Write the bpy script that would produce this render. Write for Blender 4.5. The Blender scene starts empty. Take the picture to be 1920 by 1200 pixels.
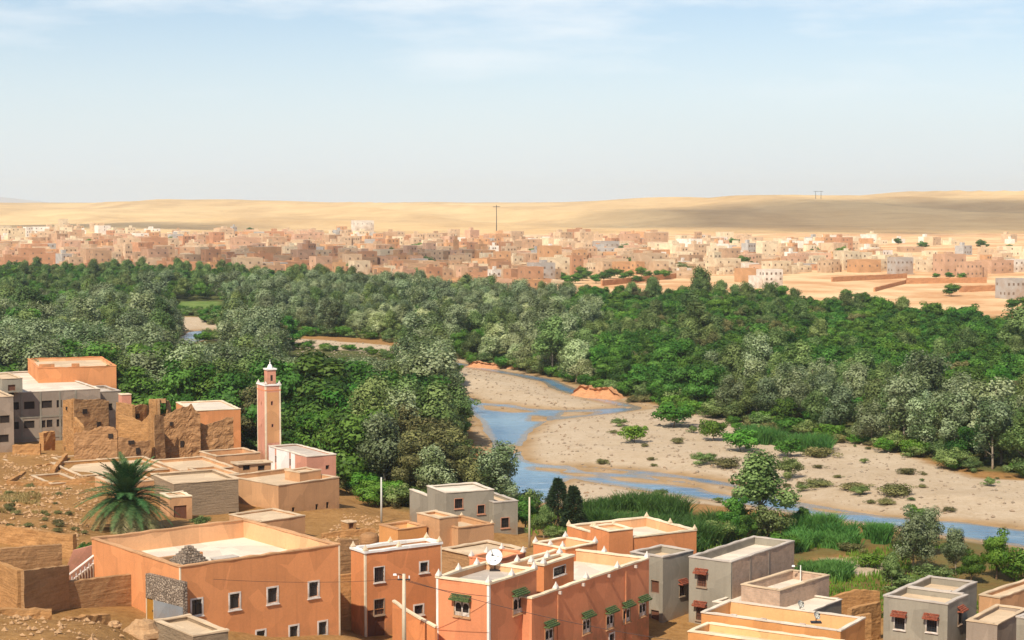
import bpy, math, random
import numpy as np
from mathutils import Vector, noise as mnoise

random.seed(7)
rng = np.random.default_rng(7)
SC = bpy.context.scene
COL = SC.collection

# ------------------------------------------------------------------ camera
F = 3360.0                      # focal length in photograph pixels (1920 wide)
TH = math.atan(215 / F)         # camera looks a little down
CZ = 42.0
cam_d = bpy.data.cameras.new('camera')
cam_d.sensor_width = 36.0
cam_d.lens = 36.0 * F / 1920.0
cam_d.clip_start = 1.0
cam_d.clip_end = 60000.0
cam = bpy.data.objects.new('camera', cam_d)
cam.location = (0, 0, CZ)
cam.rotation_euler = (math.pi / 2 - TH, 0, 0)
COL.objects.link(cam)
SC.camera = cam

# ------------------------------------------------------------------ world, sun, exposure
SUN_EL = math.radians(48)
SUN_H = (-0.45, -0.893)         # horizontal direction towards the sun (left, behind the camera)
SUN_AZ = math.atan2(SUN_H[0], SUN_H[1])      # compass angle from +Y towards +X
w = bpy.data.worlds.new('World'); SC.world = w; w.use_nodes = True
wn, wl = w.node_tree.nodes, w.node_tree.links
wn.clear()
sky = wn.new('ShaderNodeTexSky'); sky.sky_type = 'NISHITA'; sky.sun_disc = False
sky.sun_elevation = SUN_EL
sky.sun_rotation = SUN_AZ
sky.altitude = 1300; sky.air_density = 1.0; sky.dust_density = 1.5; sky.ozone_density = 1.0
tc = wn.new('ShaderNodeTexCoord')
mp = wn.new('ShaderNodeMapping'); mp.inputs['Scale'].default_value = (3.0, 3.0, 16.0)
ns = wn.new('ShaderNodeTexNoise'); ns.inputs['Scale'].default_value = 2.2; ns.inputs['Detail'].default_value = 7
ns.inputs['Roughness'].default_value = 0.58
rp = wn.new('ShaderNodeValToRGB')
rp.color_ramp.elements[0].position = 0.49; rp.color_ramp.elements[0].color = (0, 0, 0, 1)
rp.color_ramp.elements[1].position = 0.72; rp.color_ramp.elements[1].color = (0.75, 0.75, 0.75, 1)
mx = wn.new('ShaderNodeMix'); mx.data_type = 'RGBA'
mx.inputs[7].default_value = (8.0, 8.2, 8.3, 1)
bg = wn.new('ShaderNodeBackground'); bg.inputs['Strength'].default_value = 0.08
wo = wn.new('ShaderNodeOutputWorld')
wl.new(tc.outputs['Generated'], mp.inputs['Vector']); wl.new(mp.outputs[0], ns.inputs['Vector'])
wl.new(ns.outputs[0], rp.inputs[0])
cv = wn.new('ShaderNodeMapRange'); cv.inputs['From Min'].default_value = 0.045; cv.inputs['From Max'].default_value = 0.11   # the dust hides clouds low down
cs_ = wn.new('ShaderNodeSeparateXYZ'); wl.new(tc.outputs['Generated'], cs_.inputs[0]); wl.new(cs_.outputs['Z'], cv.inputs['Value'])
cm = wn.new('ShaderNodeMath'); cm.operation = 'MULTIPLY'; wl.new(rp.outputs[0], cm.inputs[0]); wl.new(cv.outputs[0], cm.inputs[1]); wl.new(cm.outputs[0], mx.inputs[0])
# milky desert dust low in the air, all round the horizon
sx_ = wn.new('ShaderNodeSeparateXYZ'); wl.new(tc.outputs['Generated'], sx_.inputs[0])
vr = wn.new('ShaderNodeMapRange'); vr.interpolation_type = 'SMOOTHSTEP'
vr.inputs['From Min'].default_value = -0.02; vr.inputs['From Max'].default_value = 0.14; vr.inputs['To Min'].default_value = 0.95; vr.inputs['To Max'].default_value = 0.0
wl.new(sx_.outputs['Z'], vr.inputs['Value'])
veil = wn.new('ShaderNodeMix'); veil.data_type = 'RGBA'; veil.inputs[7].default_value = (6.25, 6.8, 7.35, 1)
wl.new(vr.outputs[0], veil.inputs[0]); wl.new(sky.outputs[0], veil.inputs[6])
wl.new(veil.outputs[2], mx.inputs[6]); wl.new(mx.outputs[2], bg.inputs[0]); wl.new(bg.outputs[0], wo.inputs[0])

sun_d = bpy.data.lights.new('sun', 'SUN'); sun_d.energy = 3.5; sun_d.angle = math.radians(0.6)
sun_d.color = (1.0, 0.91, 0.76)
sun = bpy.data.objects.new('sun', sun_d); COL.objects.link(sun)
hx, hy = SUN_H; hl = math.hypot(hx, hy)
SDIR = Vector((hx / hl * math.cos(SUN_EL), hy / hl * math.cos(SUN_EL), math.sin(SUN_EL)))
sun.rotation_euler = SDIR.to_track_quat('Z', 'Y').to_euler()
sun.location = (0, 0, 200)

SC.view_settings.view_transform = 'Standard'
SC.view_settings.look = 'None'
SC.view_settings.gamma = 1.0
SC.view_settings.use_curve_mapping = False
SC.view_settings.exposure = 0.70
SC.render.engine = 'CYCLES'
SC.cycles.use_denoising = True
SC.cycles.max_bounces = 6; SC.cycles.diffuse_bounces = 3; SC.cycles.transparent_max_bounces = 8
SC.cycles.sample_clamp_indirect = 6
SC.cycles.volume_bounces = 2

# ------------------------------------------------------------------ picture <-> place
def ray(px, py):
    xc = (px - 960) / F; yc = -(py - 600) / F
    return (xc, math.cos(TH) + math.sin(TH) * yc, -math.sin(TH) + math.cos(TH) * yc)
def at(px, py, Y):
    d = ray(px, py); t = Y / d[1]; return Vector((d[0] * t, Y, CZ + d[2] * t))
def on(px, py, z):
    d = ray(px, py); t = (z - CZ) / d[2]; return Vector((d[0] * t, d[1] * t, z))
def proj(p):
    dep = p[1] * math.cos(TH) - (p[2] - CZ) * math.sin(TH)
    up = p[1] * math.sin(TH) + (p[2] - CZ) * math.cos(TH)
    return 960 + F * p[0] / dep, 600 - F * up / dep
def XD(px, D): return ((px - 960) / F * D, D)

# ------------------------------------------------------------------ helpers
def tag(o, label=None, cat=None, group=None, kind=None):
    if label: o['label'] = label
    if cat: o['category'] = cat
    if group: o['group'] = group
    if kind: o['kind'] = kind
    return o
def empty(name, loc, rz=0.0):
    o = bpy.data.objects.new(name, None); COL.objects.link(o)
    o.location = loc; o.rotation_euler = (0, 0, rz); o.empty_display_size = 0.5
    return o
def link(name, mesh, parent=None, loc=(0, 0, 0), rot=(0, 0, 0), scale=(1, 1, 1)):
    o = bpy.data.objects.new(name, mesh); COL.objects.link(o)
    o.parent = parent; o.location = loc; o.rotation_euler = rot; o.scale = scale
    return o
class MB:
    def __init__(s): s.v = []; s.f = []
    def quad(s, a, b, c, d):
        n = len(s.v); s.v += [a, b, c, d]; s.f.append((n, n + 1, n + 2, n + 3))
    def tri(s, a, b, c):
        n = len(s.v); s.v += [a, b, c]; s.f.append((n, n + 1, n + 2))
    def box(s, x0, y0, z0, x1, y1, z1, tx=0.0, ty=0.0):
        n = len(s.v)
        s.v += [(x0, y0, z0), (x1, y0, z0), (x1, y1, z0), (x0, y1, z0),
                (x0 + tx, y0 + ty, z1), (x1 - tx, y0 + ty, z1), (x1 - tx, y1 - ty, z1), (x0 + tx, y1 - ty, z1)]
        s.f += [(n, n + 3, n + 2, n + 1), (n + 4, n + 5, n + 6, n + 7), (n, n + 1, n + 5, n + 4),
                (n + 1, n + 2, n + 6, n + 5), (n + 2, n + 3, n + 7, n + 6), (n + 3, n, n + 4, n + 7)]
    def tube(s, pts, rad, n=7, cap=True):
        rings = []
        for i, p in enumerate(pts):
            p = Vector(p)
            d = (Vector(pts[min(i + 1, len(pts) - 1)]) - Vector(pts[max(i - 1, 0)])).normalized()
            a = d.orthogonal().normalized()
            if abs(d.z) < 0.99: a = d.cross(Vector((0, 0, 1))).normalized()
            b = d.cross(a)
            k = len(s.v)
            for j in range(n):
                t = 2 * math.pi * j / n
                s.v.append(tuple(p + (a * math.cos(t) + b * math.sin(t)) * rad[i]))
            rings.append(k)
        for i in range(len(rings) - 1):
            for j in range(n):
                s.f.append((rings[i] + j, rings[i] + (j + 1) % n, rings[i + 1] + (j + 1) % n, rings[i + 1] + j))
        if cap:
            s.f.append(tuple(rings[-1] + j for j in range(n)))
            s.f.append(tuple(rings[0] + j for j in reversed(range(n))))
    def lathe(s, prof, n=12, c=(0, 0, 0)):
        rings = []
        for r, z in prof:
            k = len(s.v)
            for j in range(n):
                t = 2 * math.pi * j / n
                s.v.append((c[0] + r * math.cos(t), c[1] + r * math.sin(t), c[2] + z))
            rings.append(k)
        for i in range(len(rings) - 1):
            for j in range(n):
                s.f.append((rings[i] + j, rings[i] + (j + 1) % n, rings[i + 1] + (j + 1) % n, rings[i + 1] + j))
        s.f.append(tuple(rings[-1] + j for j in range(n)))
    def mesh(s, name, m=None, smooth=False):
        me = bpy.data.meshes.new(name); me.from_pydata(s.v, [], s.f)
        if m: me.materials.append(m)
        if smooth: me.polygons.foreach_set('use_smooth', [True] * len(me.polygons))
        me.update(); return me
    def build(s, name, m, parent=None, loc=(0, 0, 0), rot=(0, 0, 0), smooth=False):
        return link(name, s.mesh(name, m, smooth), parent, loc, rot)

def npmesh(name, verts, faces, m=None, smooth=False):
    """fast mesh from numpy: verts (n,3), faces (m,k) all of the same size"""
    me = bpy.data.meshes.new(name)
    nv, (nf, k) = len(verts), faces.shape
    me.vertices.add(nv); me.vertices.foreach_set('co', np.ascontiguousarray(verts, dtype=np.float32).ravel())
    me.loops.add(nf * k); me.loops.foreach_set('vertex_index', np.ascontiguousarray(faces, dtype=np.int32).ravel())
    me.polygons.add(nf)
    me.polygons.foreach_set('loop_start', np.arange(0, nf * k, k, dtype=np.int32))
    me.polygons.foreach_set('loop_total', np.full(nf, k, dtype=np.int32))
    me.polygons.foreach_set('use_smooth', np.full(nf, smooth))
    if m: me.materials.append(m)
    me.update(calc_edges=True)
    return me

def vnoise(x, y, scale, seed=0):
    """numpy value noise, -1..1"""
    x = np.asarray(x, float) / scale; y = np.asarray(y, float) / scale
    xi = np.floor(x).astype(np.int64); yi = np.floor(y).astype(np.int64)
    fx = x - xi; fy = y - yi
    fx = fx * fx * (3 - 2 * fx); fy = fy * fy * (3 - 2 * fy)
    def h(a, b):
        n = (a * 374761393 + b * 668265263 + seed * 1442695041) & 0x7fffffff
        n = ((n ^ (n >> 13)) * 1274126177) & 0x7fffffff
        n = n ^ (n >> 16)
        return (n & 0xffff) / 32767.5 - 1
    return ((h(xi, yi) * (1 - fx) + h(xi + 1, yi) * fx) * (1 - fy) + (h(xi, yi + 1) * (1 - fx) + h(xi + 1, yi + 1) * fx) * fy)
def fbm(x, y, scale, seed=0, n=4):
    t = 0; a = 1
    for i in range(n):
        t = t + a * vnoise(x, y, scale / 2 ** i, seed + i * 17); a *= 0.5
    return t / 1.8
def sstep(a, b, x):
    t = np.clip((np.asarray(x, float) - a) / (b - a), 0, 1); return t * t * (3 - 2 * t)
def inpoly(x, y, poly):
    x = np.asarray(x, float); y = np.asarray(y, float); r = np.zeros(x.shape, bool)
    n = len(poly)
    for i in range(n):
        x1, y1 = poly[i][:2]; x2, y2 = poly[(i + 1) % n][:2]
        if y1 == y2: continue
        c = ((y1 > y) != (y2 > y)) & (x < (x2 - x1) * (y - y1) / (y2 - y1) + x1)
        r ^= c
    return r
def pdist(x, y, poly):
    d = np.full(np.shape(x), 1e9); n = len(poly)
    for i in range(n):
        x1, y1 = poly[i][:2]; x2, y2 = poly[(i + 1) % n][:2]
        dx, dy = x2 - x1, y2 - y1
        t = np.clip(((x - x1) * dx + (y - y1) * dy) / (dx * dx + dy * dy + 1e-9), 0, 1)
        d = np.minimum(d, np.hypot(x - x1 - t * dx, y - y1 - t * dy))
    return d

# ------------------------------------------------------------------ materials
def nmat(name):
    m = bpy.data.materials.new(name); m.use_nodes = True
    n, l = m.node_tree.nodes, m.node_tree.links
    return m, n, l, n['Principled BSDF']
def N_(n, t, **kw):
    o = n.new(t)
    for k, v in kw.items():
        if k in o.inputs: o.inputs[k].default_value = v
        else: setattr(o, k, v)
    return o
def mul(c, k): return tuple(min(1, max(0, x * k)) for x in c[:3]) + (1,)
def mixc(n, l, fac, a, b, blend='MIX'):
    m = n.new('ShaderNodeMix'); m.data_type = 'RGBA'; m.blend_type = blend
    for i, s in ((0, fac), (6, a), (7, b)):
        if isinstance(s, (int, float)): m.inputs[i].default_value = s
        elif isinstance(s, tuple): m.inputs[i].default_value = s if len(s) == 4 else s + (1,)
        else: l.new(s, m.inputs[i])
    return m.outputs[2]
def ramp(n, l, src, p0, p1, c0=(0, 0, 0, 1), c1=(1, 1, 1, 1)):
    r = n.new('ShaderNodeValToRGB'); e = r.color_ramp.elements
    e[0].position = p0; e[1].position = p1; e[0].color = c0; e[1].color = c1
    l.new(src, r.inputs[0]); return r.outputs[0]
def noise_(n, l, vec, scale, detail=5, rough=0.6, stretch=None):
    if stretch:
        mp = n.new('ShaderNodeMapping'); mp.inputs['Scale'].default_value = stretch; l.new(vec, mp.inputs['Vector']); vec = mp.outputs[0]
    t = n.new('ShaderNodeTexNoise'); t.inputs['Scale'].default_value = scale; t.inputs['Detail'].default_value = detail
    t.inputs['Roughness'].default_value = rough; l.new(vec, t.inputs['Vector']); return t.outputs[0]

def plaster(name, c, var=0.24, stain=(0.35, 0.24, 0.15), stain_amt=0.35, bump=0.25, rough=0.9, fine=5.0, streak=0.45):
    m, n, l, b = nmat(name)
    v = n.new('ShaderNodeTexCoord').outputs['Object']
    a = noise_(n, l, v, 0.35, 4)
    col = mixc(n, l, ramp(n, l, a, 0.35, 0.65), mul(c, 1 - var), mul(c, 1 + var * 0.7))
    f = noise_(n, l, v, fine, 6, 0.7)
    col = mixc(n, l, ramp(n, l, f, 0.3, 0.75, (0.82, 0.82, 0.82, 1), (1.08, 1.08, 1.08, 1)), (0, 0, 0, 1), col, 'MIX') if False else mixc(n, l, 0.5, col, ramp(n, l, f, 0.3, 0.75, mul(c, 0.72), mul(c, 1.2)))
    if streak:
        s = noise_(n, l, v, 1.0, 5, 0.65, (2.2, 2.2, 0.16))
        col = mixc(n, l, mixc(n, l, streak, (0, 0, 0, 1), ramp(n, l, s, 0.52, 0.68)), col, mul(stain, 0.85))
    p = noise_(n, l, v, 0.9, 6, 0.7)
    col = mixc(n, l, mixc(n, l, stain_amt, (0, 0, 0, 1), ramp(n, l, p, 0.58, 0.74)), col, stain + (1,))
    # plaster mended in patches, and mud splashed up the foot of the wall
    vo = n.new('ShaderNodeTexVoronoi'); vo.inputs['Scale'].default_value = 0.42; l.new(v, vo.inputs['Vector']); se = n.new('ShaderNodeSeparateColor'); l.new(vo.outputs['Color'], se.inputs[0])
    col = mixc(n, l, 0.42, col, mixc(n, l, ramp(n, l, se.outputs[0], 0.45, 0.6), mul(c, 0.8), mul(c, 1.12)))
    if streak:
        sz = n.new('ShaderNodeSeparateXYZ'); l.new(v, sz.inputs[0]); mr = n.new('ShaderNodeMapRange'); mr.inputs['From Min'].default_value = 0.5; mr.inputs['From Max'].default_value = 2.2; mr.inputs['To Min'].default_value = 0.75; mr.inputs['To Max'].default_value = 0.0
        l.new(sz.outputs['Z'], mr.inputs['Value']); mm = n.new('ShaderNodeMath'); mm.operation = 'MULTIPLY'; l.new(mr.outputs[0], mm.inputs[0]); l.new(ramp(n, l, p, 0.35, 0.65), mm.inputs[1])
        col = mixc(n, l, mm.outputs[0], col, (0.30, 0.17, 0.085, 1))
    l.new(col, b.inputs['Base Color']); b.inputs['Roughness'].default_value = rough
    b.inputs['Specular IOR Level'].default_value = 0.15
    if bump:
        bp = n.new('ShaderNodeBump'); bp.inputs['Strength'].default_value = bump; bp.inputs['Distance'].default_value = 0.06
        l.new(f, bp.inputs['Height']); l.new(bp.outputs[0], b.inputs['Normal'])
    return m
def mudmat(name, c, course=True):
    """rammed earth / mud brick with rough horizontal lifts and eroded holes"""
    m, n, l, b = nmat(name)
    v = n.new('ShaderNodeTexCoord').outputs['Object']
    a = noise_(n, l, v, 0.5, 5, 0.65); f = noise_(n, l, v, 4.0, 8, 0.75)
    s = noise_(n, l, v, 1.0, 4, 0.6, (0.5, 0.5, 5.0))
    col = mixc(n, l, ramp(n, l, a, 0.35, 0.66), mul(c, 0.78), mul(c, 1.15))
    col = mixc(n, l, 0.45, col, ramp(n, l, f, 0.3, 0.72, mul(c, 0.5), mul(c, 1.3)))
    if course: col = mixc(n, l, 0.35, col, ramp(n, l, s, 0.36, 0.6, mul(c, 0.55), mul(c, 1.15)))
    l.new(col, b.inputs['Base Color']); b.inputs['Roughness'].default_value = 0.95; b.inputs['Specular IOR Level'].default_value = 0.1
    ad = n.new('ShaderNodeMath'); ad.operation = 'ADD'; l.new(f, ad.inputs[0]); l.new(s, ad.inputs[1])
    bp = n.new('ShaderNodeBump'); bp.inputs['Strength'].default_value = 0.6; bp.inputs['Distance'].default_value = 0.15
    l.new(ad.outputs[0], bp.inputs['Height']); l.new(bp.outputs[0], b.inputs['Normal'])
    return m
def brickmat(name, c, mortar, sx=0.42, sz=0.21):
    m, n, l, b = nmat(name)
    v = n.new('ShaderNodeTexCoord').outputs['Object']
    sp = n.new('ShaderNodeSeparateXYZ'); l.new(v, sp.inputs[0])
    ad = n.new('ShaderNodeMath'); ad.operation = 'ADD'; l.new(sp.outputs[0], ad.inputs[0]); l.new(sp.outputs[1], ad.inputs[1])
    cb = n.new('ShaderNodeCombineXYZ'); l.new(ad.outputs[0], cb.inputs[0]); l.new(sp.outputs[2], cb.inputs[1])
    t = n.new('ShaderNodeTexBrick'); t.inputs['Scale'].default_value = 1.0
    t.inputs['Brick Width'].default_value = sx; t.inputs['Row Height'].default_value = sz; t.inputs['Mortar Size'].default_value = 0.018
    t.inputs['Color1'].default_value = mul(c, 0.82); t.inputs['Color2'].default_value = mul(c, 1.15); t.inputs['Mortar'].default_value = mortar + (1,)
    l.new(cb.outputs[0], t.inputs['Vector'])
    f = noise_(n, l, v, 1.1, 6, 0.7)
    col = mixc(n, l, 0.5, t.outputs[0], ramp(n, l, f, 0.35, 0.7, mul(c, 0.62), mul(c, 1.3)))
    l.new(col, b.inputs['Base Color']); b.inputs['Roughness'].default_value = 0.95; b.inputs['Specular IOR Level'].default_value = 0.1
    bp = n.new('ShaderNodeBump'); bp.inputs['Strength'].default_value = 0.5; bp.inputs['Distance'].default_value = 0.03; bp.invert = True
    l.new(t.outputs['Fac'], bp.inputs['Height']); l.new(bp.outputs[0], b.inputs['Normal'])
    return m
def stonemat(name, c1, c2, scale=4.5):
    m, n, l, b = nmat(name)
    v = n.new('ShaderNodeTexCoord').outputs['Object']
    t = n.new('ShaderNodeTexVoronoi'); t.inputs['Scale'].default_value = scale; l.new(v, t.inputs['Vector'])
    t2 = n.new('ShaderNodeTexVoronoi'); t2.feature = 'DISTANCE_TO_EDGE'; t2.inputs['Scale'].default_value = scale; l.new(v, t2.inputs['Vector'])
    sep = n.new('ShaderNodeSeparateColor'); l.new(t.outputs['Color'], sep.inputs[0])
    col = mixc(n, l, sep.outputs[0], c1 + (1,), c2 + (1,))
    col = mixc(n, l, ramp(n, l, t2.outputs['Distance'], 0.02, 0.12), mul(c1, 0.45), col)
    l.new(col, b.inputs['Base Color']); b.inputs['Roughness'].default_value = 0.9
    bp = n.new('ShaderNodeBump'); bp.inputs['Strength'].default_value = 0.8; bp.inputs['Distance'].default_value = 0.06
    l.new(ramp(n, l, t2.outputs['Distance'], 0.0, 0.2), bp.inputs['Height']); l.new(bp.outputs[0], b.inputs['Normal'])
    return m
def flat(name, c, rough=0.7, metal=0.0, var=0.1, spec=0.3):
    m, n, l, b = nmat(name)
    v = n.new('ShaderNodeTexCoord').outputs['Object']
    f = noise_(n, l, v, 3.0, 5)
    l.new(ramp(n, l, f, 0.3, 0.7, mul(c, 1 - var), mul(c, 1 + var)), b.inputs['Base Color'])
    b.inputs['Roughness'].default_value = rough; b.inputs['Metallic'].default_value = metal; b.inputs['Specular IOR Level'].default_value = spec
    return m
def leafmat(name, dark, light, tip, trans=0.25, vary=0.35):
    m, n, l, b = nmat(name)
    v = n.new('ShaderNodeTexCoord').outputs['Object']
    oi = n.new('ShaderNodeObjectInfo')
    f = noise_(n, l, v, 1.1, 4, 0.6); at_ = n.new('ShaderNodeAttribute'); at_.attribute_name = 'clump'
    ad = n.new('ShaderNodeMath'); ad.operation = 'MULTIPLY_ADD'; ad.inputs[1].default_value = 0.8; l.new(f, ad.inputs[0]); l.new(at_.outputs['Fac'], ad.inputs[2])   # random light and dark clumps imitate lit and shaded foliage in the colour
    col = mixc(n, l, ramp(n, l, ad.outputs[0], 0.45, 0.95), dark + (1,), light + (1,))
    col = mixc(n, l, mixc(n, l, 0.5, (0, 0, 0, 1), ramp(n, l, ad.outputs[0], 0.95, 1.35)), col, tip + (1,))
    hs = n.new('ShaderNodeHueSaturation')
    mr = n.new('ShaderNodeMapRange'); mr.inputs['To Min'].default_value = 1 - vary; mr.inputs['To Max'].default_value = 1 + vary * 0.8
    l.new(oi.outputs['Random'], mr.inputs['Value']); l.new(mr.outputs[0], hs.inputs['Value'])
    wn_ = n.new('ShaderNodeTexWhiteNoise'); wn_.noise_dimensions = '1D'; l.new(oi.outputs['Random'], wn_.inputs['W'])
    m2 = n.new('ShaderNodeMapRange'); m2.inputs['To Min'].default_value = 0.478; m2.inputs['To Max'].default_value = 0.522
    l.new(wn_.outputs['Value'], m2.inputs['Value']); l.new(m2.outputs[0], hs.inputs['Hue'])
    l.new(col, hs.inputs['Color'])
    l.new(hs.outputs[0], b.inputs['Base Color']); b.inputs['Roughness'].default_value = 0.6; b.inputs['Specular IOR Level'].default_value = 0.25
    tr = n.new('ShaderNodeBsdfTranslucent'); l.new(hs.outputs[0], tr.inputs['Color'])
    ms = n.new('ShaderNodeMixShader'); ms.inputs[0].default_value = trans
    l.new(b.outputs[0], ms.inputs[1]); l.new(tr.outputs[0], ms.inputs[2]); l.new(ms.outputs[0], n['Material Output'].inputs['Surface'])
    return m

M = {}
M['orange'] = plaster('orange_plaster', (0.67, 0.278, 0.112), stain=(0.46, 0.19, 0.09), stain_amt=0.5, streak=0.45)
M['orange2'] = plaster('deep_orange_plaster', (0.65, 0.25, 0.098), stain=(0.45, 0.18, 0.08), stain_amt=0.5, streak=0.45)
M['red'] = plaster('red_ochre_plaster', (0.68, 0.262, 0.125), stain=(0.42, 0.16, 0.08), stain_amt=0.35, streak=0.3)
M['amber'] = plaster('amber_plaster', (0.66, 0.31, 0.11), stain=(0.5, 0.24, 0.1), stain_amt=0.4, streak=0.3)
M['pink'] = plaster('pink_plaster', (0.62, 0.285, 0.19), stain=(0.52, 0.23, 0.14), stain_amt=0.3)
M['grey'] = plaster('grey_cement', (0.30, 0.265, 0.205), stain=(0.20, 0.165, 0.125), stain_amt=0.4, streak=0.35)
M['grey2'] = plaster('brown_grey_cement', (0.33, 0.26, 0.20), stain=(0.22, 0.17, 0.13), stain_amt=0.4, streak=0.35)
M['tanwall'] = plaster('tan_render', (0.56, 0.31, 0.155), stain=(0.42, 0.23, 0.12), stain_amt=0.4)
M['lining'] = plaster('pale_parapet_lining', (0.72, 0.40, 0.205), stain=(0.55, 0.3, 0.16), stain_amt=0.4)  # inner parapet faces, paler than the outer walls
M['lining_amber'] = plaster('pale_amber_lining', (0.72, 0.42, 0.19), stain=(0.55, 0.3, 0.14), stain_amt=0.4)
M['cream'] = plaster('cream_paint', (0.80, 0.66, 0.46), stain=(0.6, 0.42, 0.26), stain_amt=0.3, bump=0.1)
M['white'] = plaster('white_paint', (0.80, 0.76, 0.70), stain=(0.6, 0.5, 0.4), stain_amt=0.2, bump=0.05, streak=0.1)
M['roof_pale'] = plaster('pale_roof_screed', (0.70, 0.60, 0.48), stain=(0.52, 0.42, 0.32), stain_amt=0.5, streak=0.0)
M['roof_sand'] = plaster('sandy_roof_screed', (0.62, 0.46, 0.30), stain=(0.5, 0.34, 0.21), stain_amt=0.5, streak=0.0)
M['roof_grey'] = plaster('grey_roof_screed', (0.50, 0.43, 0.36), stain=(0.38, 0.31, 0.25), stain_amt=0.5, streak=0.0)
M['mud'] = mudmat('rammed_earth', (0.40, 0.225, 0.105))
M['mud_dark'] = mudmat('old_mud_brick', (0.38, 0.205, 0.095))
M['mud_lit'] = mudmat('lit_ochre_earth', (0.46, 0.24, 0.095))  # ochre walls, and the brighter sunlit sides painted onto kasbah and compound
M['mud_grey'] = mudmat('grey_mud_render', (0.31, 0.225, 0.145))
M['brick'] = brickmat('hollow_brick', (0.48, 0.325, 0.225), (0.42, 0.34, 0.27))
M['stone'] = stonemat('pebble_masonry', (0.20, 0.145, 0.10), (0.44, 0.34, 0.25))
M['slate'] = plaster('blue_grey_panel', (0.24, 0.25, 0.26), stain=(0.3, 0.22, 0.17), stain_amt=0.5)
M['glass'] = flat('window_glass', (0.025, 0.028, 0.032), rough=0.12, spec=0.6)
M['dark'] = flat('dark_opening', (0.03, 0.02, 0.016), rough=0.9)
M['brown'] = flat('brown_shutter', (0.14, 0.055, 0.03), rough=0.7)
M['door'] = flat('ochre_painted_door', (0.36, 0.17, 0.025), rough=0.5)
M['iron'] = flat('dark_iron', (0.045, 0.04, 0.04), rough=0.5, metal=0.4)
M['green_tile'] = stonemat('green_roof_tile', (0.09, 0.16, 0.045), (0.15, 0.23, 0.07), 9)
M['red_tile'] = stonemat('red_roof_tile', (0.42, 0.10, 0.045), (0.52, 0.15, 0.07), 9)
M['pole'] = flat('concrete_pole', (0.55, 0.47, 0.34), rough=0.85)
M['polegrey'] = flat('weathered_grey_pole', (0.55, 0.53, 0.46), rough=0.85)
M['cable'] = flat('black_cable', (0.05, 0.035, 0.03), rough=0.7)
M['dish'] = flat('white_dish_paint', (0.78, 0.77, 0.74), rough=0.45)
M['bark'] = plaster('bark', (0.17, 0.115, 0.07), stain=(0.1, 0.065, 0.04), bump=0.6, fine=9)
M['bark_pale'] = plaster('pale_bark', (0.33, 0.27, 0.20), stain=(0.2, 0.15, 0.1), bump=0.5, fine=9)
M['leaf_silver'] = leafmat('silver_leaf', (0.07, 0.105, 0.03), (0.19, 0.245, 0.10), (0.42, 0.48, 0.28))
M['leaf_sage'] = leafmat('sage_leaf', (0.06, 0.105, 0.02), (0.15, 0.215, 0.055), (0.28, 0.36, 0.125))
M['leaf_dark'] = leafmat('dark_green_leaf', (0.025, 0.08, 0.006), (0.07, 0.175, 0.016), (0.16, 0.30, 0.05))
M['leaf_bright'] = leafmat('bright_green_leaf', (0.035, 0.115, 0.006), (0.095, 0.215, 0.017), (0.17, 0.31, 0.045))
M['leaf_olive'] = leafmat('olive_leaf', (0.085, 0.09, 0.024), (0.16, 0.16, 0.05), (0.27, 0.25, 0.095))
M['leaf_pale'] = leafmat('pale_green_leaf', (0.17, 0.22, 0.07), (0.32, 0.38, 0.16), (0.50, 0.55, 0.30))
M['leaf_conifer'] = leafmat('conifer_needle', (0.019, 0.044, 0.018), (0.042, 0.078, 0.029), (0.078, 0.130, 0.046))
M['leaf_palm'] = leafmat('palm_leaflet', (0.025, 0.075, 0.02), (0.06, 0.14, 0.038), (0.13, 0.22, 0.08), 0.15, 0.25)
M['leaf_palm_yellow'] = leafmat('yellow_palm_leaflet', (0.130, 0.156, 0.046), (0.260, 0.247, 0.098), (0.390, 0.338, 0.156), 0.15, 0.25)  # yellower leaf colour used on the lowest, drooping fronds
M['reed'] = leafmat('reed_blade', (0.028, 0.095, 0.016), (0.06, 0.18, 0.03), (0.12, 0.26, 0.055), 0.3)
M['straw'] = leafmat('dry_grass_blade', (0.30, 0.21, 0.07), (0.46, 0.34, 0.12), (0.58, 0.46, 0.20), 0.3)
M['rock'] = mudmat('earth_rock', (0.48, 0.29, 0.15), False)
M['redbank'] = mudmat('red_earth_bank', (0.55, 0.27, 0.13))

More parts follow.
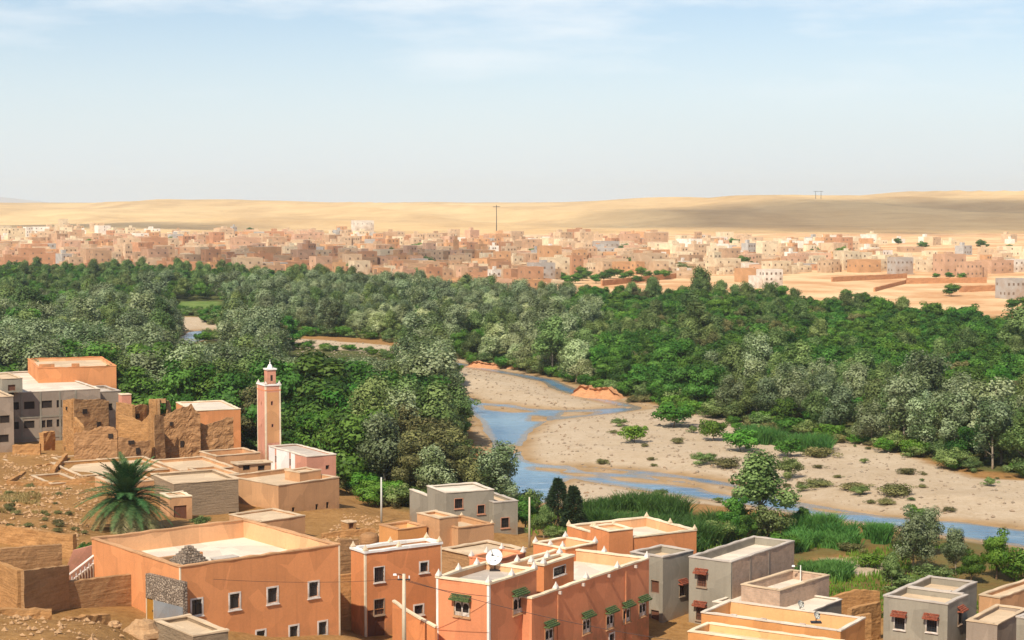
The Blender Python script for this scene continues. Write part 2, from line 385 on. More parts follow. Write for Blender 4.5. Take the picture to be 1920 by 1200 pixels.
# ground
def groundmat():
    m, n, l, b = nmat('river_valley_ground')
    v = n.new('ShaderNodeNewGeometry').outputs['Position']
    def attr(k):
        a = n.new('ShaderNodeAttribute'); a.attribute_name = k; return a.outputs['Fac']
    big = noise_(n, l, v, 0.03, 6, 0.65); mid = noise_(n, l, v, 0.22, 6, 0.7); fine = noise_(n, l, v, 1.6, 6, 0.75)
    def brk(a, amt=0.7):
        s = n.new('ShaderNodeMath'); s.operation = 'MULTIPLY_ADD'; s.inputs[1].default_value = amt; l.new(mid, s.inputs[0]); l.new(a, s.inputs[2])
        return ramp(n, l, s.outputs[0], 0.5 + amt * 0.5 - 0.22, 0.5 + amt * 0.5 + 0.22)
    soil = mixc(n, l, ramp(n, l, mid, 0.35, 0.68), (0.24, 0.115, 0.032, 1), (0.40, 0.215, 0.078, 1))
    soil = mixc(n, l, 0.4, soil, ramp(n, l, fine, 0.3, 0.72, (0.12, 0.055, 0.015, 1), (0.54, 0.32, 0.13, 1)))
    sand = mixc(n, l, ramp(n, l, big, 0.36, 0.62), (0.44, 0.315, 0.18, 1), (0.54, 0.415, 0.275, 1))
    sand = mixc(n, l, 0.38, sand, ramp(n, l, mid, 0.3, 0.72, (0.34, 0.23, 0.13, 1), (0.66, 0.55, 0.42, 1)))
    sand = mixc(n, l, 0.3, sand, ramp(n, l, fine, 0.3, 0.72, (0.27, 0.19, 0.12, 1), (0.66, 0.56, 0.44, 1)))
    veg = mixc(n, l, ramp(n, l, mid, 0.4, 0.62), (0.05, 0.07, 0.018, 1), (0.13, 0.125, 0.04, 1))
    red = mixc(n, l, ramp(n, l, big, 0.40, 0.60), (0.56, 0.30, 0.14, 1), (0.74, 0.52, 0.29, 1))
    crop = mixc(n, l, ramp(n, l, mid, 0.35, 0.66), (0.09, 0.16, 0.03, 1), (0.2, 0.26, 0.07, 1))
    col = mixc(n, l, brk(attr('red')), soil, red)
    col = mixc(n, l, brk(attr('sand')), col, sand)
    col = mixc(n, l, brk(attr('veg')), col, veg)
    col = mixc(n, l, brk(attr('crop'), 0.3), col, crop)
    col = mixc(n, l, attr('wet'), col, mixc(n, l, ramp(n, l, mid, 0.4, 0.65), (0.30, 0.18, 0.075, 1), (0.42, 0.27, 0.14, 1)))
    l.new(col, b.inputs['Base Color']); b.inputs['Roughness'].default_value = 0.95; b.inputs['Specular IOR Level'].default_value = 0.1
    ad = n.new('ShaderNodeMath'); ad.operation = 'ADD'; l.new(fine, ad.inputs[0]); l.new(mid, ad.inputs[1])
    bp = n.new('ShaderNodeBump'); bp.inputs['Strength'].default_value = 0.5; bp.inputs['Distance'].default_value = 0.4
    l.new(ad.outputs[0], bp.inputs['Height']); l.new(bp.outputs[0], b.inputs['Normal'])
    return m
def hillmat():
    m, n, l, b = nmat('desert_hill')
    v = n.new('ShaderNodeNewGeometry').outputs['Position']
    big = noise_(n, l, v, 0.0022, 7, 0.62, (1, 0.5, 1)); mid = noise_(n, l, v, 0.014, 7, 0.7); fine = noise_(n, l, v, 0.06, 5, 0.75)
    col = mixc(n, l, ramp(n, l, big, 0.38, 0.62), (0.58, 0.37, 0.165, 1), (0.76, 0.54, 0.27, 1))
    sw = noise_(n, l, v, 0.0045, 5, 0.6, (1, 0.3, 1))
    col = mixc(n, l, mixc(n, l, 0.85, (0, 0, 0, 1), ramp(n, l, sw, 0.46, 0.60)), col, (0.42, 0.265, 0.125, 1))  # brown swaths stand in for shading that the relief alone leaves flat
    col = mixc(n, l, 0.4, col, ramp(n, l, mid, 0.34, 0.68, (0.50, 0.31, 0.14, 1), (0.82, 0.60, 0.32, 1)))
    col = mixc(n, l, mixc(n, l, 0.75, (0, 0, 0, 1), ramp(n, l, fine, 0.62, 0.74)), col, (0.26, 0.18, 0.08, 1))
    l.new(col, b.inputs['Base Color']); b.inputs['Roughness'].default_value = 1.0; b.inputs['Specular IOR Level'].default_value = 0.05
    bp = n.new('ShaderNodeBump'); bp.inputs['Strength'].default_value = 0.6; bp.inputs['Distance'].default_value = 6
    l.new(mid, bp.inputs['Height']); l.new(bp.outputs[0], b.inputs['Normal'])
    return m
def watermat():
    m, n, l, b = nmat('river_water')
    v = n.new('ShaderNodeNewGeometry').outputs['Position']
    big = noise_(n, l, v, 0.06, 4, 0.6, (1, 0.45, 1)); rip = noise_(n, l, v, 1.1, 4, 0.6, (0.5, 1.5, 1)); sw = noise_(n, l, v, 0.25, 5, 0.65, (0.6, 1.6, 1))
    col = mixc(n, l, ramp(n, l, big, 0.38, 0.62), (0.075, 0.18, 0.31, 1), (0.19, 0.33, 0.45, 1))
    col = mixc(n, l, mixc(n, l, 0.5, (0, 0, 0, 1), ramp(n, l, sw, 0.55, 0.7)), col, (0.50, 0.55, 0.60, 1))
    sh = n.new('ShaderNodeAttribute'); sh.attribute_name = 'shallow'; sm = n.new('ShaderNodeMath'); sm.operation = 'MULTIPLY_ADD'; sm.inputs[1].default_value = 0.7; l.new(sw, sm.inputs[0]); l.new(sh.outputs['Fac'], sm.inputs[2])
    col = mixc(n, l, mixc(n, l, 0.8, (0, 0, 0, 1), ramp(n, l, sm.outputs[0], 0.75, 1.25)), col, (0.30, 0.23, 0.15, 1))   # the muddy bed shows in the shallows
    l.new(col, b.inputs['Base Color']); b.inputs['Roughness'].default_value = 0.15; b.inputs['IOR'].default_value = 1.33
    ad = n.new('ShaderNodeMath'); ad.operation = 'ADD'; l.new(rip, ad.inputs[0]); l.new(sw, ad.inputs[1])
    bp = n.new('ShaderNodeBump'); bp.inputs['Strength'].default_value = 0.45; bp.inputs['Distance'].default_value = 0.25
    l.new(ad.outputs[0], bp.inputs['Height']); l.new(bp.outputs[0], b.inputs['Normal'])
    return m
M['ground'] = groundmat(); M['hill'] = hillmat(); M['water'] = watermat()

# ------------------------------------------------------------------ terrain
def pz(l, z=0.0): return [tuple(on(x, y, z)[:2]) for x, y in l]
WATER = [pz([(850, 735), (905, 755), (960, 759), (1000, 766), (1060, 769), (1110, 767), (1180, 763), (1208, 766), (1150, 776), (1080, 783),
             (1040, 787), (1018, 795), (1002, 806), (990, 818), (983, 832), (980, 848), (986, 861), (1002, 868), (1040, 872), (1100, 875), (1160, 879),
             (1220, 884), (1290, 892), (1340, 899), (1380, 907), (1440, 924), (1480, 939), (1540, 949), (1600, 959), (1660, 968), (1740, 974),
             (1800, 978), (1860, 985), (1920, 993), (2100, 1012), (2400, 1040), (2400, 1100), (2100, 1055), (1920, 1026), (1850, 1016), (1780, 1006), (1720, 995),
             (1660, 986), (1600, 979), (1540, 970), (1480, 960), (1420, 950), (1370, 942), (1320, 936), (1250, 926), (1180, 914), (1120, 906), (1075, 897),
             (1055, 905), (1048, 925), (1035, 942), (1000, 946), (960, 935), (938, 900), (928, 860), (918, 825), (900, 790), (870, 765)]),
         pz([(800, 672), (860, 680), (900, 687), (960, 698), (1010, 706), (1045, 713), (1075, 727), (1120, 743), (1180, 757), (1212, 766), (1180, 766),
             (1110, 750), (1068, 738), (1040, 731), (1012, 715), (965, 705), (905, 694), (862, 687), (800, 677)]),
         pz([(330, 640), (352, 622), (395, 618), (415, 626), (372, 640), (340, 648)])]
ISLES = [pz([(1000, 876), (1060, 880), (1055, 884), (1005, 881)]), pz([(1060, 872), (1120, 878), (1180, 884), (1170, 888), (1100, 884)]), pz([(1290, 902), (1370, 914), (1420, 932), (1400, 934), (1330, 922)]), pz([(1200, 890), (1270, 897), (1300, 903), (1240, 899)]),
         pz([(1500, 949), (1560, 956), (1600, 963), (1560, 962)]), pz([(905, 760), (950, 764), (1000, 772), (960, 773), (915, 768)]), pz([(1060, 772), (1120, 772), (1100, 778), (1050, 781)]),
         pz([(948, 840), (960, 834), (974, 838), (972, 846), (958, 850)]), pz([(1000, 779), (1025, 781), (1022, 790), (1000, 789)]),
         pz([(1130, 893), (1200, 897), (1260, 906), (1240, 908), (1160, 901)]), pz([(1240, 901), (1320, 911), (1300, 914), (1250, 908)]),
         pz([(1050, 886), (1110, 889), (1130, 894), (1080, 893)])]
CTRL = [  # (px, D, z)
    (-200, 118, 15), (60, 112, 15), (120, 118, 13.8), (330, 118, 11.5), (40, 134, 11.2), (200, 136, 10.8), (300, 136, 9.6), (480, 128, 8.5), (480, 145, 7.8), (640, 130, 6.5), (740, 130, 5.5),
    (740, 152, 5.2), (1000, 120, 5), (1000, 142, 4.5), (1250, 130, 3.5), (1250, 160, 2.6), (1450, 120, 4), (1450, 152, 2.6), (1600, 170, 1.8), (1750, 130, 3), (1750, 155, 2.4), (1950, 150, 2.4),
    (1950, 180, 2.0), (1850, 190, 1.8), (230, 186, 8.2), (330, 188, 7.6), (-100, 180, 10.5), (50, 180, 9.6), (50, 205, 8.9), (130, 215, 8.2), (-150, 220, 9.5), (100, 240, 7.9), (350, 247, 6.4), (280, 215, 7.4), (100, 275, 5.4), (-100, 275, 5.5),
    (440, 210, 6.0), (560, 228, 6.6), (600, 205, 5.0), (680, 203, 5.3), (760, 190, 5.6), (870, 198, 5.4), (820, 176, 5.8), (1020, 196, 4.6), (1100, 178, 4.4), (1000, 168, 4.8), (1180, 196, 3.2), (1180, 225, 1.8),
    (1350, 190, 2.4), (1350, 220, 1.4), (1500, 195, 1.7), (1650, 200, 1.5), (500, 262, 3.4), (700, 232, 3.0), (850, 222, 2.6), (960, 225, 2.0), (300, 310, 3.0), (100, 320, 3.2), (-200, 330, 3.0), (650, 270, 2.0), (600, 320, 1.8),
    (800, 300, 1.4), (1000, 330, 0.9), (1300, 330, 1.0), (1400, 285, 1.0), (1700, 260, 1.0), (1900, 250, 1.2), (1200, 280, 0.9), (1600, 330, 1.6), (1900, 320, 1.6), (1100, 420, 1.5), (300, 420, 1.8), (0, 500, 2.0)]
CX = np.array([XD(p, d)[0] for p, d, z in CTRL]); CY = np.array([d for p, d, z in CTRL], float); CZZ = np.array([z for p, d, z in CTRL], float)
def wdist(x, y):
    """signed distance to the water's edge, positive on land"""
    d = np.full(np.shape(x), 1e9); ins = np.zeros(np.shape(x), bool)
    for p in WATER:
        d = np.minimum(d, pdist(x, y, p)); ins |= inpoly(x, y, p)
    for p in ISLES:
        di = pdist(x, y, p); ii = inpoly(x, y, p)
        d = np.where(ii, np.minimum(di, 3), np.minimum(d, di)); ins &= ~ii
    return np.where(ins, -d, d)
def hillz(x, y):
    px = 960 + F * x / np.maximum(y, 1)
    rim = np.interp(px, [-4000, 0, 480, 960, 1280, 1500, 1920, 5000], [47, 48, 47, 50, 53, 61, 72, 90])
    t = sstep(1950, 4500, y)
    z = 10.5 + (rim - 10.5) * t ** 0.85
    # a nearer rounded hill on one side
    crest = np.exp(-((y - 3150) / 620) ** 2) * sstep(-60, 420, x) * (9 + 3 * vnoise(x, y, 700, 5))
    z = z + crest
    g = sstep(2050, 2700, y) * (1 - sstep(4300, 5200, y))
    z = z + g * (13.0 * fbm(x + 0.35 * y, y * 0.45, 420, 3, 5) - 11.0 * np.abs(vnoise(x + 0.45 * y, y * 0.25, 190, 9)) + 9.0 * np.abs(vnoise(x - 0.6 * y, y * 0.3, 520, 13)))
    return z
def tz(x, y, wd=None):
    x = np.asarray(x, float); y = np.asarray(y, float)
    shp = x.shape; x = x.ravel(); y = y.ravel()
    num = np.zeros(x.shape); den = np.zeros(x.shape)
    for cx, cy, cz in zip(CX, CY, CZZ):
        wgt = 1.0 / (((x - cx) ** 2 + (y - cy) ** 2) + 9.0) ** 2
        num += wgt * cz; den += wgt
    near = num / den
    far = np.interp(y, [0, 300, 600, 680, 780, 2000], [1.4, 1.4, 2.0, 3.0, 4.4, 10.5])
    k = sstep(330, 470, y)
    z = near * (1 - k) + far * k
    z = z + 0.22 * fbm(x, y, 9, 1, 3) * (1 - sstep(500, 800, y)) + 0.8 * fbm(x, y, 140, 4, 3) * sstep(600, 900, y)
    k = sstep(1900, 2100, y)
    z = np.where(k > 0, z * (1 - k) + hillz(x, y) * k, z)
    m = (y < 700) & (np.abs(x) < 420)
    d = np.full(x.shape, 60.0)
    if m.any():
        d[m] = (wdist(x[m], y[m]) if wd is None else wd.ravel()[m])
        d[m] += 0.9 * fbm(x[m], y[m], 7, 21, 3)
        dm = d[m]
        z[m] = np.where(dm > 0, np.minimum(z[m], 0.03 + 0.085 * dm + 0.06 * np.maximum(dm - 12, 0)), np.maximum(-0.9, 0.03 + 0.2 * dm))
    return z.reshape(shp)
def tz1(x, y): return float(tz(np.array([x]), np.array([y]))[0])
def hit(px, py, lo=90.0, hi=700.0):
    """where the sight line through a photograph point meets the ground"""
    Y = np.arange(lo, hi, 1.0)
    d = ray(px, py); X = d[0] / d[1] * Y; Z = CZ + d[2] / d[1] * Y
    g = tz(X, Y); i = int(np.argmax(Z <= g))
    return Vector((X[i], Y[i], g[i]))

SAND = [pz([(540, 642), (720, 655), (860, 672), (960, 690), (1050, 712), (1200, 752), (1290, 770), (1390, 790), (1560, 828), (1700, 864), (1820, 902),
            (1960, 912), (2400, 960), (2400, 1060), (1920, 1030), (1650, 985), (1400, 950), (1300, 945), (1100, 945), (1040, 950), (930, 900), (880, 770), (860, 720), (700, 685), (540, 672)], 0.5),
        pz([(310, 605), (420, 605), (440, 640), (330, 665)], 0.5)]
PATCH = [pz([(1540, 1048), (1660, 1040), (1670, 1075), (1600, 1085), (1545, 1065)], 1.6)]
CLEAR = [[XD(1690, 418), XD(2000, 410), XD(2000, 436), XD(1690, 440)], [XD(1235, 545), XD(1390, 535), XD(1390, 580), XD(1235, 590)],
         [XD(320, 640), XD(420, 640), XD(420, 720), XD(320, 720)]]
W1 = [XD(*p) for p in [(-450, 320), (0, 305), (240, 298), (460, 282), (520, 274), (640, 264), (665, 242), (760, 228), (930, 226), (948, 234), (892, 262),
                       (855, 300), (835, 375), (815, 430), (720, 490), (560, 505), (420, 545), (300, 590), (-450, 660)]]
W2 = [XD(*p) for p in [(-450, 705), (310, 660), (430, 615), (560, 552), (720, 540), (860, 488), (990, 450), (1080, 680), (850, 715), (700, 790), (520, 860), (400, 900), (-450, 980)]]
W3 = [XD(*p) for p in [(990, 450), (1080, 418), (1160, 398), (1250, 372), (1330, 350), (1450, 326), (1560, 312), (1700, 294), (1830, 277), (1960, 268), (2100, 264), (2450, 250),
                       (2450, 470), (2100, 500), (1920, 530), (1800, 590), (1700, 610), (1500, 650), (1250, 700), (1080, 690)]]

def sheet(name, xs, ys, zf, m, kind='structure', attrs=None):
    X, Y = np.meshgrid(xs, ys); shp = X.shape
    wd = None
    if attrs is not None:
        msk = (Y < 700) & (np.abs(X) < 420); wd = np.full(shp, 60.0); wd[msk] = wdist(X[msk], Y[msk])
        Z = tz(X, Y, wd)
    else: Z = zf(X, Y)
    v = np.stack([X, Y, Z], -1).reshape(-1, 3)
    i = np.arange(shp[0] * shp[1]).reshape(shp)
    f = np.stack([i[:-1, :-1], i[:-1, 1:], i[1:, 1:], i[1:, :-1]], -1).reshape(-1, 4)
    me = npmesh(name, v, f, m, True)
    if attrs is not None:
        for k, fn in attrs.items():
            a = me.attributes.new(k, 'FLOAT', 'POINT'); a.data.foreach_set('value', np.ascontiguousarray(fn(X, Y, Z, wd), dtype=np.float32).ravel())
    o = link(name, me); tag(o, kind=kind); return o
def soft(polys, X, Y, r):
    a = np.zeros(X.shape)
    for p in polys:
        d = pdist(X, Y, p); a = np.maximum(a, np.clip(0.5 + np.where(inpoly(X, Y, p), d, -d) / (2 * r), 0, 1))
    return a
def msk(fn):
    def g(X, Y, Z, wd):
        out = np.zeros(X.shape); m = (Y < 1000) & (np.abs(X) < 420); out[m] = fn(X[m], Y[m], Z[m], wd[m]); return out
    return g
step = lambda a, b, s: np.arange(a, b, s)
xs = np.concatenate([step(-6000, -2000, 250), step(-2000, -400, 50), step(-400, -110, 8), step(-110, 110, 0.95), step(110, 400, 8), step(400, 2000, 50), step(2000, 6001, 250)])
ys = np.concatenate([step(-60, 100, 8), step(100, 200, 1.5), step(200, 340, 0.9), step(340, 560, 2.0), step(560, 1000, 8), step(1000, 2001, 25)])
attrs = {
    'sand': msk(lambda X, Y, Z, wd: np.maximum(soft(SAND, X, Y, 3.0), soft(PATCH, X, Y, 2.0))),
    'veg': msk(lambda X, Y, Z, wd: np.maximum(soft([W1, W2, W3], X, Y, 4), 0.52 * soft([[XD(990, 178), XD(1400, 182), XD(2000, 165), XD(2000, 222), XD(1500, 232), XD(1150, 244), XD(990, 236)]], X, Y, 6) * (1 - soft(PATCH, X, Y, 2)))),
    'red': lambda X, Y, Z, wd: np.clip(sstep(600, 680, Y) * 0.9, 0, 1),
    'crop': msk(lambda X, Y, Z, wd: soft(CLEAR, X, Y, 2)),
    'wet': lambda X, Y, Z, wd: np.clip(1 - (wd + 1.3 * fbm(X, Y, 6, 41, 3)) / 3.4, 0, 1) * 0.9,
}
sheet('ground', xs, ys, None, M['ground'], attrs=attrs)
hx_ = np.concatenate([step(-9000, -2500, 300), step(-2500, 2500, 30), step(2500, 9001, 300)])
hy_ = np.concatenate([step(1976, 5200, 28), step(5200, 12001, 200)])
def hz(X, Y): 
    z = tz(X, Y); return np.where(Y <= 2005, z - 0.4, z)
sheet('hills', hx_, hy_, hz, M['hill'])
# far blue-grey range on the horizon
mx_ = step(-6600, -2000, 80); my_ = step(9600, 12400, 300)
def mz(X, Y):
    k = np.exp(-((Y - 11000) / 800) ** 2)
    return 15 + k * (82 + 22 * fbm(X, Y, 1000, 2, 4)) * (1 - sstep(-3300, -2400, X)) * sstep(-6600, -5600, X)
M['range'] = flat('far_range_rock', (0.42, 0.40, 0.40), rough=1.0)
sheet('mountains', mx_, my_, mz, M['range'])
# water: one level sheet, the river bed is cut below it
wx = np.concatenate([step(-260, -60, 6), step(-60, 100, 1.2), step(100, 421, 8)]); wy = np.concatenate([step(190, 340, 1.2), step(340, 460, 2.5), step(460, 701, 6)])
WX, WY = np.meshgrid(wx, wy); wdv = wdist(WX, WY); wi = np.arange(WX.size).reshape(WX.shape)
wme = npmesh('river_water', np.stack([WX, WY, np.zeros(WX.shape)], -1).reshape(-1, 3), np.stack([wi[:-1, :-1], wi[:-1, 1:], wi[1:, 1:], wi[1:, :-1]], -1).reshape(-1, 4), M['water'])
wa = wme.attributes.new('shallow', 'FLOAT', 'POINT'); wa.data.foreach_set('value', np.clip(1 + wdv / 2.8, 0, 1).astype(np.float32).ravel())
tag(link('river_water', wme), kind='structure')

# clouds that drift above the frame and throw their shade on hills and town
def cloudmat():
    m, n, l, b = nmat('cloud')
    b.inputs['Base Color'].default_value = (0.9, 0.9, 0.9, 1); b.inputs['Roughness'].default_value = 1; b.inputs['Specular IOR Level'].default_value = 0
    v = n.new('ShaderNodeTexCoord').outputs['Object']
    ln = n.new('ShaderNodeVectorMath'); ln.operation = 'LENGTH'
    mp = n.new('ShaderNodeMapping'); mp.inputs['Scale'].default_value = (1, 1, 0); l.new(v, mp.inputs['Vector']); l.new(mp.outputs[0], ln.inputs[0])
    nz = noise_(n, l, v, 2.2, 5, 0.6)
    s = n.new('ShaderNodeMath'); s.operation = 'MULTIPLY_ADD'; s.inputs[1].default_value = 0.55; l.new(nz, s.inputs[0]); l.new(ln.outputs['Value'], s.inputs[2])
    a = ramp(n, l, s.outputs[0], 0.72, 1.22, (0.45, 0.45, 0.45, 1), (0, 0, 0, 1))
    tp = n.new('ShaderNodeBsdfTransparent'); ms = n.new('ShaderNodeMixShader')
    l.new(a, ms.inputs[0]); l.new(tp.outputs[0], ms.inputs[1]); l.new(b.outputs[0], ms.inputs[2]); l.new(ms.outputs[0], n['Material Output'].inputs['Surface'])
    return m
M['cloud'] = cloudmat()
def cloud(cx, cy, rx, ry, h=900, seed=1, rot=0.0):
    u = 48; q = 20; vv = []
    for i in range(q + 1):
        ph = math.pi * i / q
        for j in range(u):
            t = 2 * math.pi * j / u
            p = Vector((math.sin(ph) * math.cos(t), math.sin(ph) * math.sin(t), math.cos(ph)))
            k = 1 + 0.28 * mnoise.fractal(p * 2.2 + Vector((seed * 9, 0, 0)), 0.7, 2.0, 4)
            vv.append((p.x * k, p.y * k, max(p.z, -0.35) * k))
    i = np.arange((q + 1) * u).reshape(q + 1, u)
    f = np.stack([i[:-1, :], np.roll(i[:-1, :], -1, 1), np.roll(i[1:, :], -1, 1), i[1:, :]], -1).reshape(-1, 4)
    off = h / math.tan(SUN_EL)
    o = link('cloud', npmesh('cloud', np.array(vv), f, M['cloud'], True), None, (cx + off * SUN_H[0], cy + off * SUN_H[1], h), (0, 0, rot), (rx, ry, 70))
    tag(o, kind='structure')
cloud(620, 2640, 860, 1000, 900, 1)
cloud(1650, 2600, 800, 1000, 900, 4)
cloud(-640, 2500, 420, 300, 900, 2)
cloud(-110, 1120, 170, 190, 700, 3)

# ------------------------------------------------------------------ village houses
_cache = {}
def shared(key, fn):
    if key not in _cache: _cache[key] = fn()
    return _cache[key]

def ring_mesh(w, h, fr, out, dep, m):
    """a window surround: four bars round the opening, a little proud of the wall"""
    b = MB(); y0, y1 = -out, dep
    b.box(-w / 2 - fr, y0, -h / 2 - fr, -w / 2, y1, h / 2 + fr); b.box(w / 2, y0, -h / 2 - fr, w / 2 + fr, y1, h / 2 + fr)
    b.box(-w / 2, y0, h / 2, w / 2, y1, h / 2 + fr); b.box(-w / 2, y0, -h / 2 - fr, w / 2, y1, -h / 2)
    return b.mesh('window_frame', m)
def pane_mesh(w, h, m, dep=0.15):
    b = MB(); b.box(-w / 2 - 0.02, dep, -h / 2 - 0.02, w / 2 + 0.02, dep + 0.03, h / 2 + 0.02); return b.mesh('pane', m)
def grille_mesh(w, h, m):
    b = MB()
    for i in range(1, 4): x = -w / 2 + w * i / 4; b.box(x - 0.012, 0.04, -h / 2, x + 0.012, 0.065, h / 2)
    for i in range(1, 3): z = -h / 2 + h * i / 3; b.box(-w / 2, 0.067, z - 0.012, w / 2, 0.085, z + 0.012)
    return b.mesh('grille', m)
def bar_mesh(w, h, m):
    b = MB(); b.box(-0.03, 0.10, -h / 2, 0.03, 0.145, h / 2); b.box(-w / 2, 0.10, -0.025 + h * 0.18, -0.03, 0.145, 0.025 + h * 0.18); b.box(0.03, 0.10, -0.025 + h * 0.18, w / 2, 0.145, 0.025 + h * 0.18)
    return b.mesh('glazing_bar', m)
def hood_mesh(w, m, d=0.55, hh=0.42):
    """sloping tiled canopy with scalloped courses"""
    b = MB(); n = 9
    for r in range(4):
        t0, t1 = r / 4, (r + 1) / 4
        for i in range(n):
            x0 = -w / 2 + w * i / n; x1 = -w / 2 + w * (i + 1) / n - 0.012
            b.box(x0, -d * t1, hh * (1 - t1) - 0.02, x1, -d * t0, hh * (1 - t1) + 0.05 + 0.012 * ((i + r) % 2))
    b.box(-w / 2, -d * 0.98, -0.1, w / 2, 0.0, -0.025)
    return b.mesh('hood', m)
def arch_mesh(w, h, m):
    """horseshoe-arch screen inside the opening, with little columns"""
    b = MB(); y0, y1 = 0.02, 0.07; n = 8
    for half in (-1, 1):
        cx = half * w / 4; r = w / 4 * 0.82
        pts = [(cx + r * math.cos(math.pi * k / n), r * math.sin(math.pi * k / n) + h * 0.12) for k in range(n + 1)]
        for k in range(n):
            (xa, za), (xb, zb) = pts[k], pts[k + 1]
            b.quad((xa, y0, za), (xb, y0, zb), (xb, y0, h / 2), (xa, y0, h / 2))
            b.quad((xa, y0, za), (xa, y1, za), (xb, y1, zb), (xb, y0, zb))
    for x in (-w / 2 + 0.04, 0, w / 2 - 0.04): b.box(x - 0.05, y0, -h / 2, x + 0.05, y1, h * 0.12)
    b.box(-w / 2, y0, -h / 2, w / 2, y1, -h * 0.25)
    return b.mesh('arch_screen', m)

class House:
    def __init__(s, name, label, N, R, L, D, wall='orange', roof='roof_pale', cop='cream', ph=0.7, zt=None, zb=None, phi=None, cat='house', group=None, th=0.28, root=None, coph=0.10, over=0.06, sides=None, holes_d=0.2, part=''):
        n = at(N[0], N[1], D) if zt is None else on(N[0], N[1], zt)
        z = n.z; s.zt = z
        r = on(R[0], R[1], z); l = on(L[0], L[1], z)
        pr = math.atan2(r.y - n.y, r.x - n.x); pl = math.atan2(l.y - n.y, l.x - n.x) - math.pi / 2
        lr, ll = math.hypot(r.x - n.x, r.y - n.y), math.hypot(l.x - n.x, l.y - n.y)
        if phi is None: phi = (pr * lr + pl * ll) / (lr + ll)
        else: phi = math.radians(phi)
        s.u = Vector((math.cos(phi), math.sin(phi), 0)); s.v = Vector((-math.sin(phi), math.cos(phi), 0))
        def solve(px, d):           # length along d so that the corner projects at px
            lo, hi = 0.3, 60.0; up = proj(n + d * 60)[0] > proj(n)[0]
            for _ in range(50):
                m = (lo + hi) / 2
                if (proj(n + d * m)[0] < px) == up: lo = m
                else: hi = m
            return (lo + hi) / 2
        s.a = solve(R[0], s.u); s.b = solve(L[0], s.v)
        if sides: s.a, s.b = sides[0] or s.a, sides[1] or s.b
        s.n = n; s.phi = phi
        cs = [n, n + s.u * s.a, n + s.v * s.b, n + s.u * s.a + s.v * s.b]
        if zb is None: zb = min(tz1(c.x, c.y) for c in cs) - 0.3
        s.zb = zb; s.h = z - zb; s.ph = ph; s.th = th; s.coph = coph; s.over = over
        s.wall, s.roofm, s.cop = M[wall], M[roof], M[cop]
        s.holes = {'R': [], 'L': []}; s.lateR = None
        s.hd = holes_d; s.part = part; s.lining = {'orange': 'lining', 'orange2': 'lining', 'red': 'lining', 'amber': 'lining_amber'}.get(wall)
        if root is None:
            s.root = empty(name, (n.x, n.y, zb), phi); tag(s.root, label, cat, group); s.off = Vector((0, 0, 0)); s.rz = 0.0
        else:                       # another block of the same house
            s.root = root.root; dz = Vector((n.x, n.y, zb)) - Vector(root.root.location)
            s.off = Vector((dz.x * root.u.x + dz.y * root.u.y, dz.x * root.v.x + dz.y * root.v.y, dz.z)); s.rz = phi - root.phi
        s.main = root or s
        FOOT.append([tuple(c[:2]) for c in (cs[0], cs[1], cs[3], cs[2])])
    def loc(s, face, px, py):
        """local (t, z) where the sight line meets a face"""
        d = Vector(ray(px, py)); o = Vector((0, 0, CZ)); p0 = s.n
        nn = -s.v if face == 'R' else -s.u
        t = (p0 - o).dot(nn) / d.dot(nn); p = o + d * t - p0
        return (p.dot(s.u) if face == 'R' else p.dot(s.v)), p.z + s.h
    def put(s, name, mesh, face, t, z, parent=None, dy=0.0):
        if face == 'R': l, r = Vector((t, dy, z)), 0.0
        else: l, r = Vector((dy, t, z)), -math.pi / 2
        if parent is not None: return link(name, mesh, parent)
        c, sn = math.cos(s.rz), math.sin(s.rz)
        return link(name, mesh, s.root, (s.off.x + l.x * c - l.y * sn, s.off.y + l.x * sn + l.y * c, s.off.z + l.z), (0, 0, r + s.rz))
    def win(s, face, px, py, w=0.8, h=1.1, style='white', fm='white', pm='glass', hood=None, tzl=None):
        t, z = tzl if tzl else s.loc(face, px, py)
        if h / 2 + 0.05 > s.h - z: z = s.h - h / 2 - 0.3
        s.holes[face].append((t - w / 2, z - h / 2, t + w / 2, z + h / 2))
        fr = {'white': 0.13, 'thin': 0.07, 'plain': 0.05, 'arch': 0.10}[style]
        o = s.put('window', shared(('f', w, h, fr, fm, style), lambda: ring_mesh(w, h, fr, 0.035 if style != 'plain' else 0.006, 0.12 if style != 'plain' else 0.05, M[fm])), face, t, z)
        s.put('pane', shared(('p', w, h, pm, style), lambda: pane_mesh(w, h, M[pm], 0.15)), face, 0, 0, o)
        if style == 'white': s.put('glazing_bar', shared(('b', w, h), lambda: bar_mesh(w, h, M['iron'])), face, 0, 0, o)
        if style == 'thin': s.put('grille', shared(('g', w, h), lambda: grille_mesh(w, h, M['iron'])), face, 0, 0, o)
        if style == 'arch': s.put('arch_screen', shared(('a', w, h), lambda: arch_mesh(w, h, M['white'])), face, 0, 0, o)
        if hood:
            k = s.put('hood', shared(('h', w, hood), lambda: hood_mesh(w + 0.45, M[hood])), face, 0, 0, o); k.location.z = h / 2 + fr + 0.08
        if style in ('arch', 'white', 'thin'):
            def sl():
                b = MB(); b.box(-w / 2 - fr - 0.06, -0.12, -0.07, w / 2 + fr + 0.06, -0.002, 0.0); return b.mesh('sill', M[fm])
            k = s.put('sill', shared(('s', w, fr, fm), sl), face, 0, 0, o); k.location.z = -h / 2 - fr - 0.002
        return o
    def door(s, face, px, py, w=1.0, h=2.1, m='brown'):
        t, _ = s.loc(face, px, py); z0 = 0.3
        s.holes[face].append((t - w / 2, z0, t + w / 2, z0 + h))
        b = MB(); b.box(-w / 2, 0.1, 0, -0.01, 0.15, h); b.box(0.01, 0.1, 0, w / 2, 0.15, h)
        return s.put('door', b.mesh('door', M[m]), face, t, z0)
